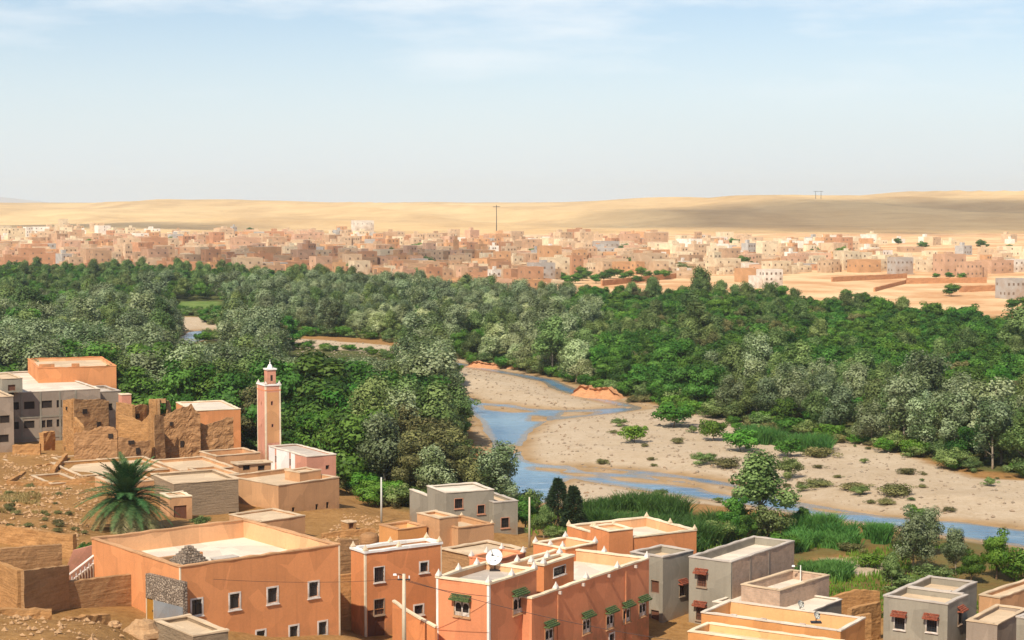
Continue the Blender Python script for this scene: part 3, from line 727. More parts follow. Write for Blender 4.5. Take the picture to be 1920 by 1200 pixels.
    def face(s, mb, holes, W, H0, H1, mp, d):
        ts = sorted({0.0, W} | {min(max(x, 0.0), W) for h in holes for x in (h[0], h[2])}); zs = sorted({H0, H1} | {min(max(x, H0), H1) for h in holes for x in (h[1], h[3])})
        for i in range(len(ts) - 1):
            for j in range(len(zs) - 1):
                cx, cz = (ts[i] + ts[i + 1]) / 2, (zs[j] + zs[j + 1]) / 2
                if any(h[0] < cx < h[2] and h[1] < cz < h[3] for h in holes): continue
                mb.quad(mp(ts[i], 0, zs[j]), mp(ts[i + 1], 0, zs[j]), mp(ts[i + 1], 0, zs[j + 1]), mp(ts[i], 0, zs[j + 1]))
        for (a, b, c, e) in holes:
            for (p, q) in (((a, b), (c, b)), ((c, b), (c, e)), ((c, e), (a, e)), ((a, e), (a, b))):
                mb.quad(mp(p[0], 0, p[1]), mp(q[0], 0, q[1]), mp(q[0], d, q[1]), mp(p[0], d, p[1]))
    def build(s, coping=True, roof=True, cut=None, wallname='wall'):
        a, b, h, th = s.a, s.b, s.h, s.th; zr = h - s.ph
        c, sn = math.cos(s.rz), math.sin(s.rz)
        def T(x, y, z): return (s.off.x + x * c - y * sn, s.off.y + x * sn + y * c, s.off.z + z)
        mb = MB(); ib = MB()
        s.face(mb, s.holes['R'], a, 0, h, lambda t, d, z: T(t, d, z), s.hd)
        s.face(mb, s.holes['L'], b, 0, h, lambda t, d, z: T(d, t, z), s.hd)
        mb.quad(T(a, 0, 0), T(a, b, 0), T(a, b, h), T(a, 0, h)); mb.quad(T(0, b, 0), T(0, b, h), T(a, b, h), T(a, b, 0))
        q = [(th, th), (a - th, th), (a - th, b - th), (th, b - th)]
        o4 = [(0, 0), (a, 0), (a, b), (0, b)]
        for i in range(4):
            (x0, y0), (x1, y1) = q[i], q[(i + 1) % 4]
            ib.quad(T(x0, y0, zr - 0.05), T(x0, y0, h), T(x1, y1, h), T(x1, y1, zr - 0.05))
            (X0, Y0), (X1, Y1) = o4[i], o4[(i + 1) % 4]
            mb.quad(T(X0, Y0, h), T(X1, Y1, h), T(x1, y1, h), T(x0, y0, h))
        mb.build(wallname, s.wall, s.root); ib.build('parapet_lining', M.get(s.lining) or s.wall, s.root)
        if roof:
            rb = MB(); rb.quad(T(th, th, zr), T(a - th, th, zr), T(a - th, b - th, zr), T(th, b - th, zr)); rb.build('roof', s.roofm, s.root)
        if coping:
            cb = MB(); ov = s.over; ch = s.coph; rr = random.Random(int(a * 1000))
            def run(x0, y0, x1, y1, wd):      # a slightly uneven band along a wall head
                L = math.hypot(x1 - x0, y1 - y0); k = max(1, int(L / 0.9)); dx, dy = (x1 - x0) / L, (y1 - y0) / L; px, py = -dy * wd / 2, dx * wd / 2
                pts = []
                for i in range(k + 1):
                    t = L * i / k; pts.append((x0 + dx * t, y0 + dy * t, h + 0.003, h + ch + rr.uniform(-0.045, 0.05), rr.uniform(-0.03, 0.03)))
                base = len(cb.v)
                for (x, y, z0, z1, e) in pts:
                    cb.v += [T(x - px + e, y - py + e, z0), T(x + px + e, y + py + e, z0), T(x + px + e, y + py + e, z1), T(x - px + e, y - py + e, z1)]
                for i in range(k):
                    p, q_ = base + 4 * i, base + 4 * i + 4
                    for j in range(4): cb.f.append((p + j, p + (j + 1) % 4, q_ + (j + 1) % 4, q_ + j))
                cb.f += [(base, base + 1, base + 2, base + 3), (base + 4 * k + 3, base + 4 * k + 2, base + 4 * k + 1, base + 4 * k)]
            wd = th + 2 * ov; m_ = th / 2
            run(-ov, m_, a + ov, m_, wd); run(-ov, b - m_, a + ov, b - m_, wd)
            run(m_, th + ov + 0.002, m_, b - th - ov - 0.002, wd); run(a - m_, th + ov + 0.002, a - m_, b - th - ov - 0.002, wd)
            cb.build('coping', s.cop, s.root)
        return s
    def local(s, x, y, z):
        c, sn = math.cos(s.rz), math.sin(s.rz)
        return (s.off.x + x * c - y * sn, s.off.y + x * sn + y * c, s.off.z + z)
    def horn(s, x, y, big=1.0, m='white', z=None):
        def mk():
            b = MB(); n = 4
            b.box(-0.24, -0.24, 0, 0.24, 0.24, 0.22, 0.03, 0.03); b.box(-0.19, -0.19, 0.222, 0.19, 0.19, 0.45, 0.05, 0.05)
            b.box(-0.13, -0.13, 0.452, 0.13, 0.13, 0.8, 0.10, 0.10); b.box(-0.05, -0.05, 0.79, 0.05, 0.05, 0.9, 0.02, 0.02)
            return b.mesh('merlon', M[m])
        return link('merlon', shared(('horn', m), mk), s.root, s.local(x, y, (s.h if z is None else z) + s.coph), (0, 0, s.rz), (big * 0.78, big * 0.78, big * 0.54))
    def horns(s, pts, big=1.0, m='white'):
        for (x, y) in pts: s.horn(x * s.a + (0.14 if x == 0 else -0.14 if x == 1 else 0), y * s.b + (0.14 if y == 0 else -0.14 if y == 1 else 0), big, m)
    def strip(s, corner='N', w=0.16, m='white'):
        """painted quoin band on a corner"""
        b = MB(); x, y = {'N': (0, 0), 'R': (s.a, 0), 'L': (0, s.b)}[corner]
        p = 0.012
        x0 = x - w if corner == 'R' else x - p; y0 = y - w if corner == 'L' else y - p
        x1 = x + p if corner == 'R' else x + w; y1 = y + p if corner == 'L' else y + w
        b.box(x0, y0, 0, x1, y1, s.h - 0.002); return link('quoin', b.mesh('quoin', M[m]), s.root, tuple(s.off), (0, 0, s.rz))
    def skylight(s, x, y, w=1.0, d=0.8, h=0.7, m='roof_grey'):
        b = MB(); b.box(0, 0, 0, w, d, h); b.box(-0.08, -0.08, h + 0.002, w + 0.08, d + 0.08, h + 0.09); b.box(0.2, -0.02, 0.2, w - 0.2, -0.004, h - 0.12)
        return b.build('roof_vent', M[m], s.root, s.local(x, y, s.h - s.ph + 0.002), (0, 0, s.rz))
FOOT = []

# --- large orange house with a walled roof terrace
h1 = House('walled_house', 'large orange plastered house with seven white-framed windows and high walled roof terrace', (337, 1064), (637, 1022), (172, 1010), 134, 'orange', 'roof_pale', 'tanwall', ph=1.5, zb=6.5, th=0.3)
for (px, py) in [(369, 1138), (440, 1127), (511, 1116), (588, 1105)]: h1.win('R', px, py, 0.85, 1.15)
for (px, py) in [(489, 1195), (551, 1186), (605, 1178)]: h1.win('R', px, py, 0.75, 1.05)
h1.build()
# stepped masonry cone and skylight on its terrace
b = MB()
for i in range(7): k = 1.25 * (1 - i / 7.6); b.box(-k, -k, i * 0.21, k, k, i * 0.21 + 0.208)
b.box(-1.25, -1.25, -1.2, 1.25, 1.25, -0.002)
b.build('stair_roof', M['stone'], h1.root, h1.local(1.75, 1.75, h1.h - 0.28))
h1.skylight(4.4, 2.2, 1.9, 0.9, 1.15)
b = MB(); b.box(0.3, 6.6, 0, 5.6, 6.85, 1.0); b.build('inner_wall', M['orange'], h1.root, h1.local(0, 0, h1.h - 1.497))
b = MB(); b.box(0.3, 4.9, 0, 0.3 + 2.2, 5.15, 1.35); b.build('inner_wall', M['tanwall'], h1.root, h1.local(0, 0, h1.h - 1.497))
h1.strip('R', 0.14, 'cream'); h1.strip('N', 0.10, 'cream')

# --- narrow two-storey house with horned parapet
h2 = House('narrow_house', 'narrow deep orange house with cream horned parapet beside the alley', (684, 1038), (828, 1018), (658, 1020), 150, 'orange2', 'roof_pale', 'white', ph=0.5, phi=34, coph=0.22, over=0.09)
h2.win('R', 711, 1077, 0.95, 1.25, 'thin'); h2.win('R', 795, 1063, 0.75, 0.8, 'white')
h2.win('R', 711, 1138, 0.95, 1.3, 'thin', 'grey2'); h2.win('R', 785, 1143, 0.85, 0.75, 'white')
h2.door('R', 706, 1200, 1.7, 2.4)
h2.build(); h2.horns([(0, 0), (1, 0), (0, 1), (1, 1), (0.45, 0), (0.5, 1)], 1.0, 'cream'); h2.strip('N', 0.16, 'cream'); h2.strip('R', 0.10, 'cream')

# --- big red-ochre house: corner block and long lower block
h3 = House('horned_house', 'big red ochre house with white horned parapet and green tiled window hoods', (917, 1097), (1006, 1072), (818, 1085), 140, 'red', 'roof_grey', 'cream', ph=0.45, phi=57, coph=0.16, over=0.08)
h3.win('R', 972, 1133, 1.5, 1.45, 'arch', 'tanwall', 'dark', 'green_tile')
h3.win('L', 866, 1141, 1.45, 1.2, 'arch', 'tanwall', 'dark', 'green_tile')
h3.build()
h3.horns([(0, 0), (1, 0), (0, 1), (0.42, 1), (0.8, 1), (0.5, 0)], 1.15)
for c in 'NL': h3.strip(c, 0.2)
h3b = House('', '', (997, 1123), (1217, 1049), (818, 1090), 140, 'red', 'roof_pale', 'cream', ph=1.0, zt=h3.zt - 1.9, phi=57, root=h3, coph=0.14, over=0.08, sides=(None, 9.2))
for (px, py) in [(1100, 1172), (1144, 1163), (1175, 1152), (1205, 1141), (1030, 1190)]: h3b.win('R', px, py, 1.25, 1.3, 'arch', 'tanwall', 'dark', 'green_tile')
h3b.win('R', 1147, 1198, 0.8, 0.9, 'white')
h3b.build(wallname='wall')
h3b.horns([(0.2, 0), (0.45, 0), (0.72, 0), (1, 0), (1, 0.5), (1, 1), (0.6, 1), (0.3, 1), (0, 1)], 1.15)
for k in (0.21, 0.4, 0.62, 0.86):
    b = MB(); b.box(-0.09, -0.3, -0.35, 0.09, -0.005, -0.1); b.build('water_spout', M['white'], h3.root, h3b.local(k * h3b.a, 0, h3b.h), (0, 0, h3b.rz))
for k in (0.2, 0.78):
    b = MB(); b.tube([(0, -0.06, -h3b.h + 0.2), (0, -0.06, -0.4)], [0.05, 0.05], 6); b.build('drain_pipe', M['red'], h3.root, h3b.local(k * h3b.a, 0, h3b.h), (0, 0, h3b.rz))
# stair hut on the terrace
h3c = House('', '', (1020, 1061), (1076, 1049), (992, 1054), 141, 'orange2', 'roof_sand', 'cream', ph=0.3, zt=h3.zt - 0.15, phi=57, root=h3, zb=h3.zt - 3.0, coph=0.16, over=0.1)
h3c.win('R', 1049, 1070, 1.9, 0.7, 'thin', 'white', 'glass')
h3c.build(); h3c.horns([(0, 0), (0, 1), (1, 1), (0.55, 1)], 1.2)

# satellite dish on the corner roof
def dish(name, label, p, r, aim=(-0.3, -0.9, 0.5), pole=0.55, m='dish', group=None):
    o = empty(name, p); tag(o, label, 'satellite dish', group)
    q = Vector(aim).normalized().to_track_quat('Z', 'Y').to_euler()
    b = MB(); prof = [(r * k / 8, 0.32 * r * (k / 8) ** 2) for k in range(1, 9)] + [(r * 1.0, 0.32 * r + 0.03)] + [(r * k / 8, 0.32 * r * (k / 8) ** 2 - 0.025) for k in range(8, 0, -1)]
    b.lathe(prof, 24); c = b.build('reflector', M[m], o, (0, 0, pole + r * 0.75), q, True)
    b = MB()
    for k in range(3):
        t = 2.1 * k; b.tube([(r * 0.9 * math.cos(t), r * 0.9 * math.sin(t), 0.3 * r), (0.05 * math.cos(t), 0.05 * math.sin(t), r * 0.95)], [0.02, 0.02], 5)
    b.box(-0.07, -0.07, r * 0.9, 0.07, 0.07, r * 1.12); b.build('feed_arm', M['iron'], c)
    b = MB(); b.tube([(0, 0, 0), (0, 0, pole + r * 0.6)], [0.05, 0.045], 7); b.box(-0.45, -0.3, 0, 0.45, 0.3, 0.12); b.build('mast', M['iron'], o)
    return o
pd = on(928, 1070, h3.zt - 0.45)
dish('satellite_dish', 'white satellite dish on the corner roof of the red ochre house', (pd.x, pd.y, h3.zt - 0.447), 0.72)

# --- low orange house with horned parapet beside the reeds
h4 = House('terrace_house', 'low orange house with cream horns and corner stair tower in front of the reeds', (1152, 1012), (1306, 995), (1063, 986), 177, 'orange2', 'roof_pale', 'cream', ph=0.9, phi=30, coph=0.14)
h4.build(); h4.horns([(1, 0), (1, 1), (0, 1), (1, 0.5)], 1.0, 'cream')
h4b = House('', '', (1142, 997), (1187, 992), (1107, 986), 176.5, 'orange2', 'roof_sand', 'cream', ph=0.25, phi=30, root=h4, zb=h4.zb)
h4b.build(); h4b.horns([(0, 1), (0.1, 0.9), (1, 1)], 0.8, 'cream')

# --- grey cement houses with red hoods
h5 = House('cement_house', 'grey cement house with red tiled window hoods and bare brick flank', (1371, 1055), (1489, 1016), (1292, 1045), 164, 'grey', 'roof_pale', 'roof_grey', ph=0.7)
h5.win('L', 1316, 1088, 0.95, 1.2, 'thin', 'grey2', 'brown', 'red_tile'); h5.win('L', 1314, 1150, 0.95, 1.3, 'thin', 'grey2', 'brown', 'red_tile')
h5.build()
b = MB(); b.box(0.25, -0.018, 0.0, h5.a, -0.003, h5.h - 0.004); b.build('brick_facing', M['brick'], h5.root)
b = MB()
for t in (3.6, 7.4): b.box(t, -0.05, 0, t + 0.3, -0.02, h5.h - 0.02)
b.build('pilaster', M['grey2'], h5.root)
h5r = House('brick_annex', 'bare brick annex with walled terrace built against the grey cement house', (1462, 1108), (1555, 1083), (1390, 1098), 160, 'brick', 'roof_pale', 'roof_sand', ph=0.8, phi=50)
h5r.build()
h5s = House('cement_terrace', 'low slab of pale cement terrace below the brick annex', (1505, 1154), (1578, 1132), (1337, 1122), 157, 'grey', 'roof_pale', 'roof_pale', ph=0.12, phi=54, th=0.2)
h5s.build()
h5l = House('slim_house', 'slim grey house with brown shutters between the ochre and cement houses', (1243, 1046), (1300, 1028), (1182, 1024), 166, 'grey', 'roof_sand', 'roof_grey', ph=0.6, phi=47)
h5l.win('L', 1228, 1100, 0.95, 1.15, 'plain', 'grey2', 'brown'); h5l.win('L', 1228, 1156, 0.95, 1.2, 'plain', 'grey2', 'brown')
h5l.win('R', 1279, 1106, 0.8, 1.1, 'thin', 'grey', 'brown', 'red_tile'); h5l.win('R', 1281, 1168, 0.8, 1.1, 'thin', 'grey', 'brown')
h5l.build()

# --- amber house at the lower edge
h7 = House('amber_house', 'amber yellow house with high bare parapet beside the mud ruin', (1576, 1184), (1622, 1162), (1315, 1150), 149, 'amber', 'roof_sand', 'roof_pale', ph=1.3)
h7.build()
b = MB()
for t in (3.2, 6.8, 9.6): b.box(-0.02, t, 0, 0.1, t + 0.5, 0.16)
b.build('coping_patch', M['white'], h7.root, h7.local(0, 0, h7.h + h7.coph))
h7b = House('amber_porch', 'low amber block with rounded parapet in front of the amber house', (1560, 1222), (1592, 1204), (1290, 1188), 143, 'amber', 'roof_sand', 'cream', ph=0.6, phi=58)
h7b.build()
for (px, py, z, lab) in [(1500, 1146, h5s.zt, 'small grey satellite dish on the pale cement terrace'), (1530, 1170, h7.zt, 'small grey satellite dish on the amber parapet')]:
    p = on(px, py, z); dish('satellite_dish', lab, (p.x, p.y, z + 0.1 if z == h7.zt else z), 0.36, (0.6, -0.6, 0.45), 0.35, 'polegrey')

# --- grey house on the right
h9 = House('corner_house', 'grey cement house with two red hooded white windows near the river trees', (1777, 1134), (1815, 1119), (1657, 1120), 153, 'grey', 'roof_sand', 'roof_grey', ph=0.5, phi=55)
h9.win('L', 1687, 1168, 0.95, 1.1, 'thin', 'white', 'glass', 'red_tile'); h9.win('L', 1747, 1173, 0.95, 1.1, 'thin', 'white', 'glass', 'red_tile')
h9.win('R', 1800, 1158, 0.9, 1.1, 'thin', 'grey2', 'brown', 'red_tile')
h9.build()
h9b = House('', '', (1790, 1112), (1831, 1082), (1700, 1100), 158, 'grey', 'roof_sand', 'roof_grey', ph=0.6, zt=h9.zt + 0.05, phi=55, root=h9, sides=(5.5, 4.6))
h9b.build()
h9c = House('annex_house', 'plain tan annex with stepped roof beside the grey corner house', (1870, 1172), (1925, 1140), (1812, 1160), 152, 'grey2', 'roof_sand', 'roof_sand', ph=0.3, phi=55)
h9c.build()
h9d = House('plain_house', 'plain pale cement house half out of view past the tan annex', (1960, 1166), (2010, 1140), (1906, 1150), 147, 'grey', 'roof_sand', 'roof_grey', ph=0.4, phi=50)
h9d.build()
h9e = House('flat_house', 'low sandy flat-roofed store behind the grey corner house', (1875, 1122), (1960, 1094), (1836, 1104), 166, 'tanwall', 'roof_sand', 'roof_sand', ph=0.3, phi=48)
h9e.build()

# --- grey house by the bank, with stepped blocks
h10 = House('stepped_house', 'stepped grey cement house with pink hooded windows near the river wood', (836, 925), (926, 919), (810, 917), 198, 'grey', 'roof_pale', 'roof_pale', ph=0.15, phi=25, sides=(None, 5.5))
h10.win('R', 860, 944, 0.95, 1.05, 'thin', 'pink', 'dark'); h10.win('R', 902, 955, 0.85, 0.95, 'thin', 'pink', 'dark')
h10.build()
h10b = House('', '', (926, 943), (971, 940), (890, 930), 201, 'grey', 'roof_sand', 'roof_grey', ph=0.3, zt=h10.zt - 1.25, phi=25, root=h10, sides=(None, 7))
h10b.win('R', 947, 980, 0.95, 1.1, 'thin', 'pink', 'dark'); h10b.build()
h10c = House('', '', (835, 944), (842, 943), (768, 928), 197.4, 'grey', 'roof_grey', 'roof_pale', ph=0.9, zt=h10.zt - 1.2, phi=25, root=h10); h10c.build()

# --- tan courtyard houses in the middle
h11 = House('courtyard_house', 'tan courtyard house with square roof tower in front of the stepped grey house', (824, 973), (859, 969), (782, 966), 177, 'tanwall', 'roof_sand', 'roof_sand', ph=0.25, phi=36)
h11.build()
h11b = House('', '', (746, 994), (800, 985), (711, 972), 176, 'amber', 'roof_sand', 'tanwall', ph=0.9, zt=h11.zt - 1.0, phi=36, root=h11); h11b.build()
h11c = House('', '', (859, 991), (926, 980), (800, 976), 178, 'tanwall', 'roof_sand', 'tanwall', ph=0.5, zt=h11.zt - 0.95, phi=36, root=h11); h11c.build(); h11c.horns([(1, 1), (1, 0)], 0.7, 'cream')
h12 = House('mud_roof_house', 'old mud house with wide sandy flat roof behind the horned houses', (898, 1045), (985, 1017), (828, 1030), 166, 'mud', 'roof_sand', 'roof_sand', ph=0.12, phi=42, coph=0.12, over=0.15)
h12.win('R', 950, 1040, 0.8, 0.7, 'plain', 'mud', 'dark'); h12.win('R', 972, 1034, 0.8, 0.7, 'plain', 'mud', 'dark'); h12.build()
h12b = House('patio_house', 'small red patio house with white horns behind the satellite dish', (925, 1052), (985, 1030), (880, 1040), 158, 'red', 'roof_sand', 'red', ph=0.8, phi=52); h12b.build(); h12b.horns([(1, 0), (0, 0), (0, 1), (1, 1), (0.5, 1)], 1.1)
h12c = House('patio_house', 'small orange walled yard with white horns beside the low orange house', (1060, 1030), (1120, 1016), (1000, 1018), 163, 'orange2', 'roof_sand', 'cream', ph=0.9, phi=45); h12c.build(); h12c.horns([(0, 1), (1, 1), (0, 0.5), (1, 0)], 1.1)

# --- houses round the minaret
h13 = House('corner_box_house', 'tan mud house with roof box and small slit windows below the mosque', (522, 911), (636, 896), (424, 894), 210, 'tanwall', 'roof_sand', 'roof_sand', ph=0.5)
for (px, py) in [(594, 951), (614, 947), (550, 957)]: h13.win('R', px, py, 0.4, 0.75, 'plain', 'tanwall', 'dark')
h13.win('L', 470, 957, 0.45, 0.6, 'plain', 'tanwall', 'dark')
h13.build()
h13b = House('', '', (562, 887), (602, 882), (534, 881), 216, 'tanwall', 'roof_sand', 'roof_sand', ph=0.12, root=h13, phi=math.degrees(h13.phi), zb=h13.zt - 0.5); h13b.build()
h14 = House('grey_mud_house', 'grey-brown mud rendered house with sandy roof behind the palm', (326, 908), (447, 900), (283, 893), 205, 'mud_grey', 'roof_sand', 'roof_sand', ph=0.3)
h14.win('R', 436, 964, 0.9, 0.5, 'plain', 'mud_grey', 'dark'); h14.build()
h14b = House('doorway_hut', 'small ochre porch with dark doorway beside the grey mud house', (318, 934), (360, 930), (300, 928), 199, 'tanwall', 'roof_sand', 'cream', ph=0.1, phi=28)
h14b.door('R', 338, 955, 1.5, 1.9, 'brown'); h14b.build()
h15 = House('low_house', 'low brown house with bare flat roof under the slit-windowed house', (489, 979), (572, 967), (430, 965), 192, 'tanwall', 'roof_sand', 'roof_sand', ph=0.12); h15.build()
h16 = House('mosque', 'pink and white prayer hall with flat grey roof and dark doorways', (575, 857), (630, 852), (504, 836), 232, 'pink', 'roof_grey', 'roof_pale', ph=0.12, cat='mosque')
h16.win('L', 517, 861, 0.5, 0.95, 'plain', 'white', 'dark'); h16.win('L', 544, 867, 0.5, 0.95, 'plain', 'white', 'dark'); h16.win('R', 614, 876, 0.5, 0.5, 'plain', 'pink', 'dark')
h16.build()
b = MB()
for (y0, y1) in ((3.8, h16.b),):
    for (a0, a1) in ((0.0, 1.0),): pass
hs = sorted(h16.holes['L']); cuts = [3.6] + [x for h in hs for x in (h[0] - 0.02, h[2] + 0.02) if x > 3.6] + [h16.b]
for i in range(0, len(cuts) - 1, 2): b.box(-0.016, cuts[i], 0, -0.003, cuts[i + 1], h16.h - 0.003)
b.build('limewash', M['white'], h16.root)
h18 = House('open_store', 'low mud store with dark openings under a slab roof by the minaret', (447, 872), (508, 865), (436, 866), 226, 'tanwall', 'roof_sand', 'roof_sand', ph=0.08, phi=30, coph=0.16, over=0.2)
h18.win('R', 462, 877, 0.9, 0.6, 'plain', 'mud', 'dark'); h18.win('R', 490, 873, 0.9, 0.6, 'plain', 'mud', 'dark'); h18.build()
h19 = House('walled_terrace', 'bare tan walled terrace between the ruined kasbah and the minaret', (405, 856), (488, 846), (374, 840), 238, 'tanwall', 'roof_sand', 'roof_sand', ph=1.2, phi=33); h19.build()
h19b = House('low_terrace', 'low tan terrace roofs stepping down behind the palm', (340, 884), (440, 872), (285, 868), 224, 'tanwall', 'roof_sand', 'roof_sand', ph=0.35, phi=30); h19b.build()
h19c = House('low_terrace', 'long low mud terrace with coped edge above the bare slope', (150, 893), (330, 876), (95, 880), 222, 'mud_lit', 'roof_sand', 'roof_sand', ph=0.35, phi=30); h19c.build()

for (N_p, R_p, L_p, D_, m_, lab_) in [((95, 908), (152, 899), (58, 894), 214, 'mud_lit', 'low ochre mud house on the slope terrace'), ((212, 908), (292, 897), (178, 894), 209, 'tanwall', 'low tan mud house right behind the date palm'), ((42, 878), (98, 870), (4, 864), 232, 'mud', 'low brown mud house below the concrete block'),
                                       ((396, 893), (448, 884), (352, 880), 218, 'tanwall', 'small tan roof terrace between grey mud house and walled terrace'), ((120, 868), (190, 862), (96, 858), 236, 'mud_lit', 'low ochre mud room against the front kasbah wall'), ((250, 884), (312, 876), (214, 872), 226, 'mud', 'small brown mud room below the kasbah buttress')]:
    hx2 = House('mud_house', lab_, N_p, R_p, L_p, D_, m_, 'roof_sand', 'roof_sand', ph=0.3, phi=32, coph=0.12, over=0.03); hx2.win('R', (N_p[0] + R_p[0]) / 2, N_p[1] + 12, 0.5, 0.5, 'plain', m_, 'dark'); hx2.build()
# minaret
mn = House('minaret', 'slender pink square minaret with white edges, lantern and finial', (497, 724), (526, 722), (482, 722), 243, 'pink', 'roof_sand', 'white', ph=0.05, phi=27, cat='minaret', coph=0.18, over=0.10, zb=7.0, th=0.25)
mn.win('R', 510, 756, 0.26, 0.5, 'plain', 'pink', 'dark'); mn.win('R', 511, 798, 0.26, 0.4, 'plain', 'pink', 'dark'); mn.win('L', 490, 756, 0.2, 0.45, 'plain', 'pink', 'dark'); mn.win('L', 490, 798, 0.2, 0.4, 'plain', 'pink', 'dark')
mn.build(); a = mn.a
for c in 'NRL': mn.strip(c, 0.2, 'cream')
M['minaret_panel'] = plaster('ornament_panel', (0.62, 0.315, 0.145), var=0.3, stain=(0.52, 0.22, 0.09), stain_amt=0.6, fine=7.0)
b = MB(); b.box(0.28, -0.012, 2.6, a - 0.28, -0.003, mn.h - 0.9)
hz_ = sorted(mn.holes['R'])
b = MB(); z0 = 2.6
for h in sorted(mn.holes['R'], key=lambda q: q[1]):
    b.box(0.28, -0.012, z0, a - 0.28, -0.003, h[1] - 0.06); b.box(0.28, -0.012, h[1] - 0.059, h[0] - 0.06, -0.003, h[3] + 0.06); b.box(h[2] + 0.06, -0.012, h[1] - 0.059, a - 0.28, -0.003, h[3] + 0.06); z0 = h[3] + 0.061
b.box(0.28, -0.012, z0, a - 0.28, -0.003, mn.h - 0.9)
b.build('ornament_panel', M['minaret_panel'], mn.root)
b = MB(); b.box(-0.03, -0.03, mn.h - 0.7, a + 0.03, mn.b + 0.03, mn.h - 0.55); b.build('cornice', M['red'], mn.root)
mn.horns([(0, 0), (1, 0), (0, 1), (1, 1)], 1.0)
b = MB(); c0 = a / 2; b.box(c0 - 0.62, c0 - 0.62, 0, c0 + 0.62, c0 + 0.62, 2.1); lan = b.build('lantern', M['pink'], mn.root, (0, 0, mn.h + 0.02))
b = MB(); b.box(c0 - 0.74, c0 - 0.74, 2.102, c0 + 0.74, c0 + 0.74, 2.3); b.build('cornice', M['white'], lan)
b = MB(); b.lathe([(0.36, 2.302), (0.36, 2.42), (0.32, 2.6), (0.22, 2.78), (0.1, 2.88), (0.05, 2.95), (0.1, 3.03), (0.1, 3.1), (0.03, 3.18), (0.025, 3.45), (0.0, 3.55)], 12, (c0, c0, 0)); b.build('dome', M['white'], lan, smooth=True)
b = MB(); b.box(c0 - 0.15, c0 - 0.63, 0.6, c0 + 0.15, c0 - 0.622, 1.4); b.build('opening', M['dark'], lan)
FOOT.append([(0, 0)] * 3)

# unfinished concrete block and its neighbours
h22 = House('concrete_block', 'unfinished grey concrete block with two rows of dark openings above the ruins', (26, 737), (188, 723), (-60, 722), 275, 'grey2', 'pinkroof' if False else 'roof_pale', 'roof_pale', ph=0.15, phi=28, cat='apartment block')
for (px, py, w_) in [(30, 761, 0.9), (55, 760, 1.6), (88, 758, 1.6), (111, 757, 0.8), (30, 798, 0.9), (55, 796, 1.6), (80, 795, 0.9), (93, 794, 0.9), (111, 793, 0.8), (160, 790, 1.0), (150, 756, 1.2)]: h22.win('R', px, py, w_, 1.15, 'plain', 'grey', 'dark')
h22.build()
b = MB()
for t in (1.0, 3.9, 6.9, 9.4): b.box(t, -0.06, 0, t + 0.28, -0.003, h22.h - 0.01)
for z in (3.2, 6.4):
    if z < h22.h: b.box(0, -0.062, z - 0.15, h22.a, -0.061 + 0.05, z + 0.1)
b.build('concrete_frame', M['grey'], h22.root)
h22b = House('', '', (188, 735), (226, 731), (160, 728), 281, 'grey2', 'roof_grey', 'roof_grey', ph=0.3, zt=h22.zt - 0.75, phi=28, root=h22); h22b.win('R', 206, 763, 0.8, 1.1, 'plain', 'grey', 'dark'); h22b.build()
h22c = House('concrete_wing', 'grey concrete wing with roof hut at the end of the unfinished block', (-10, 745), (25, 742), (-80, 726), 262, 'grey2', 'roof_sand', 'roof_sand', ph=0.2, phi=28)
h22c.win('R', 9, 786, 1.4, 1.1, 'plain', 'grey', 'dark'); h22c.win('R', 8, 822, 1.3, 1.1, 'plain', 'grey', 'dark'); h22c.build()
h22d = House('', '', (4, 711), (42, 709), (-20, 706), 272, 'grey', 'roof_sand', 'roof_sand', ph=0.1, phi=28, root=h22c, zb=h22c.zt - 0.4); h22d.win('R', 22, 727, 1.1, 0.9, 'plain', 'grey', 'brown'); h22d.build()
h23 = House('tall_orange_house', 'bright orange blank-walled house rising behind the concrete block', (72, 691), (218, 687), (52, 688), 292, 'orange', 'roof_sand', 'orange', ph=0.5, phi=20); h23.build()
b = MB(); b.box(0.2, 0.1, 0, 2.6, 0.9, 0.55); b.box(5.4, 0.1, 0, 6.6, 0.9, 0.5); b.build('parapet_stub', M['orange'], h23.root, h23.local(0, 0, h23.h + 0.1))
h24 = House('pink_hut', 'tiny pink house wedged between the concrete block and kasbah', (228, 741), (246, 739), (222, 738), 272, 'pink', 'roof_pale', 'cream', ph=0.1, phi=30); h24.build()
h21 = House('plain_orange_house', 'plain orange house with bright roof edge behind the ruined kasbah', (362, 771), (451, 767), (330, 764), 262, 'orange', 'roof_pale', 'cream', ph=0.1, phi=22); h21.build()

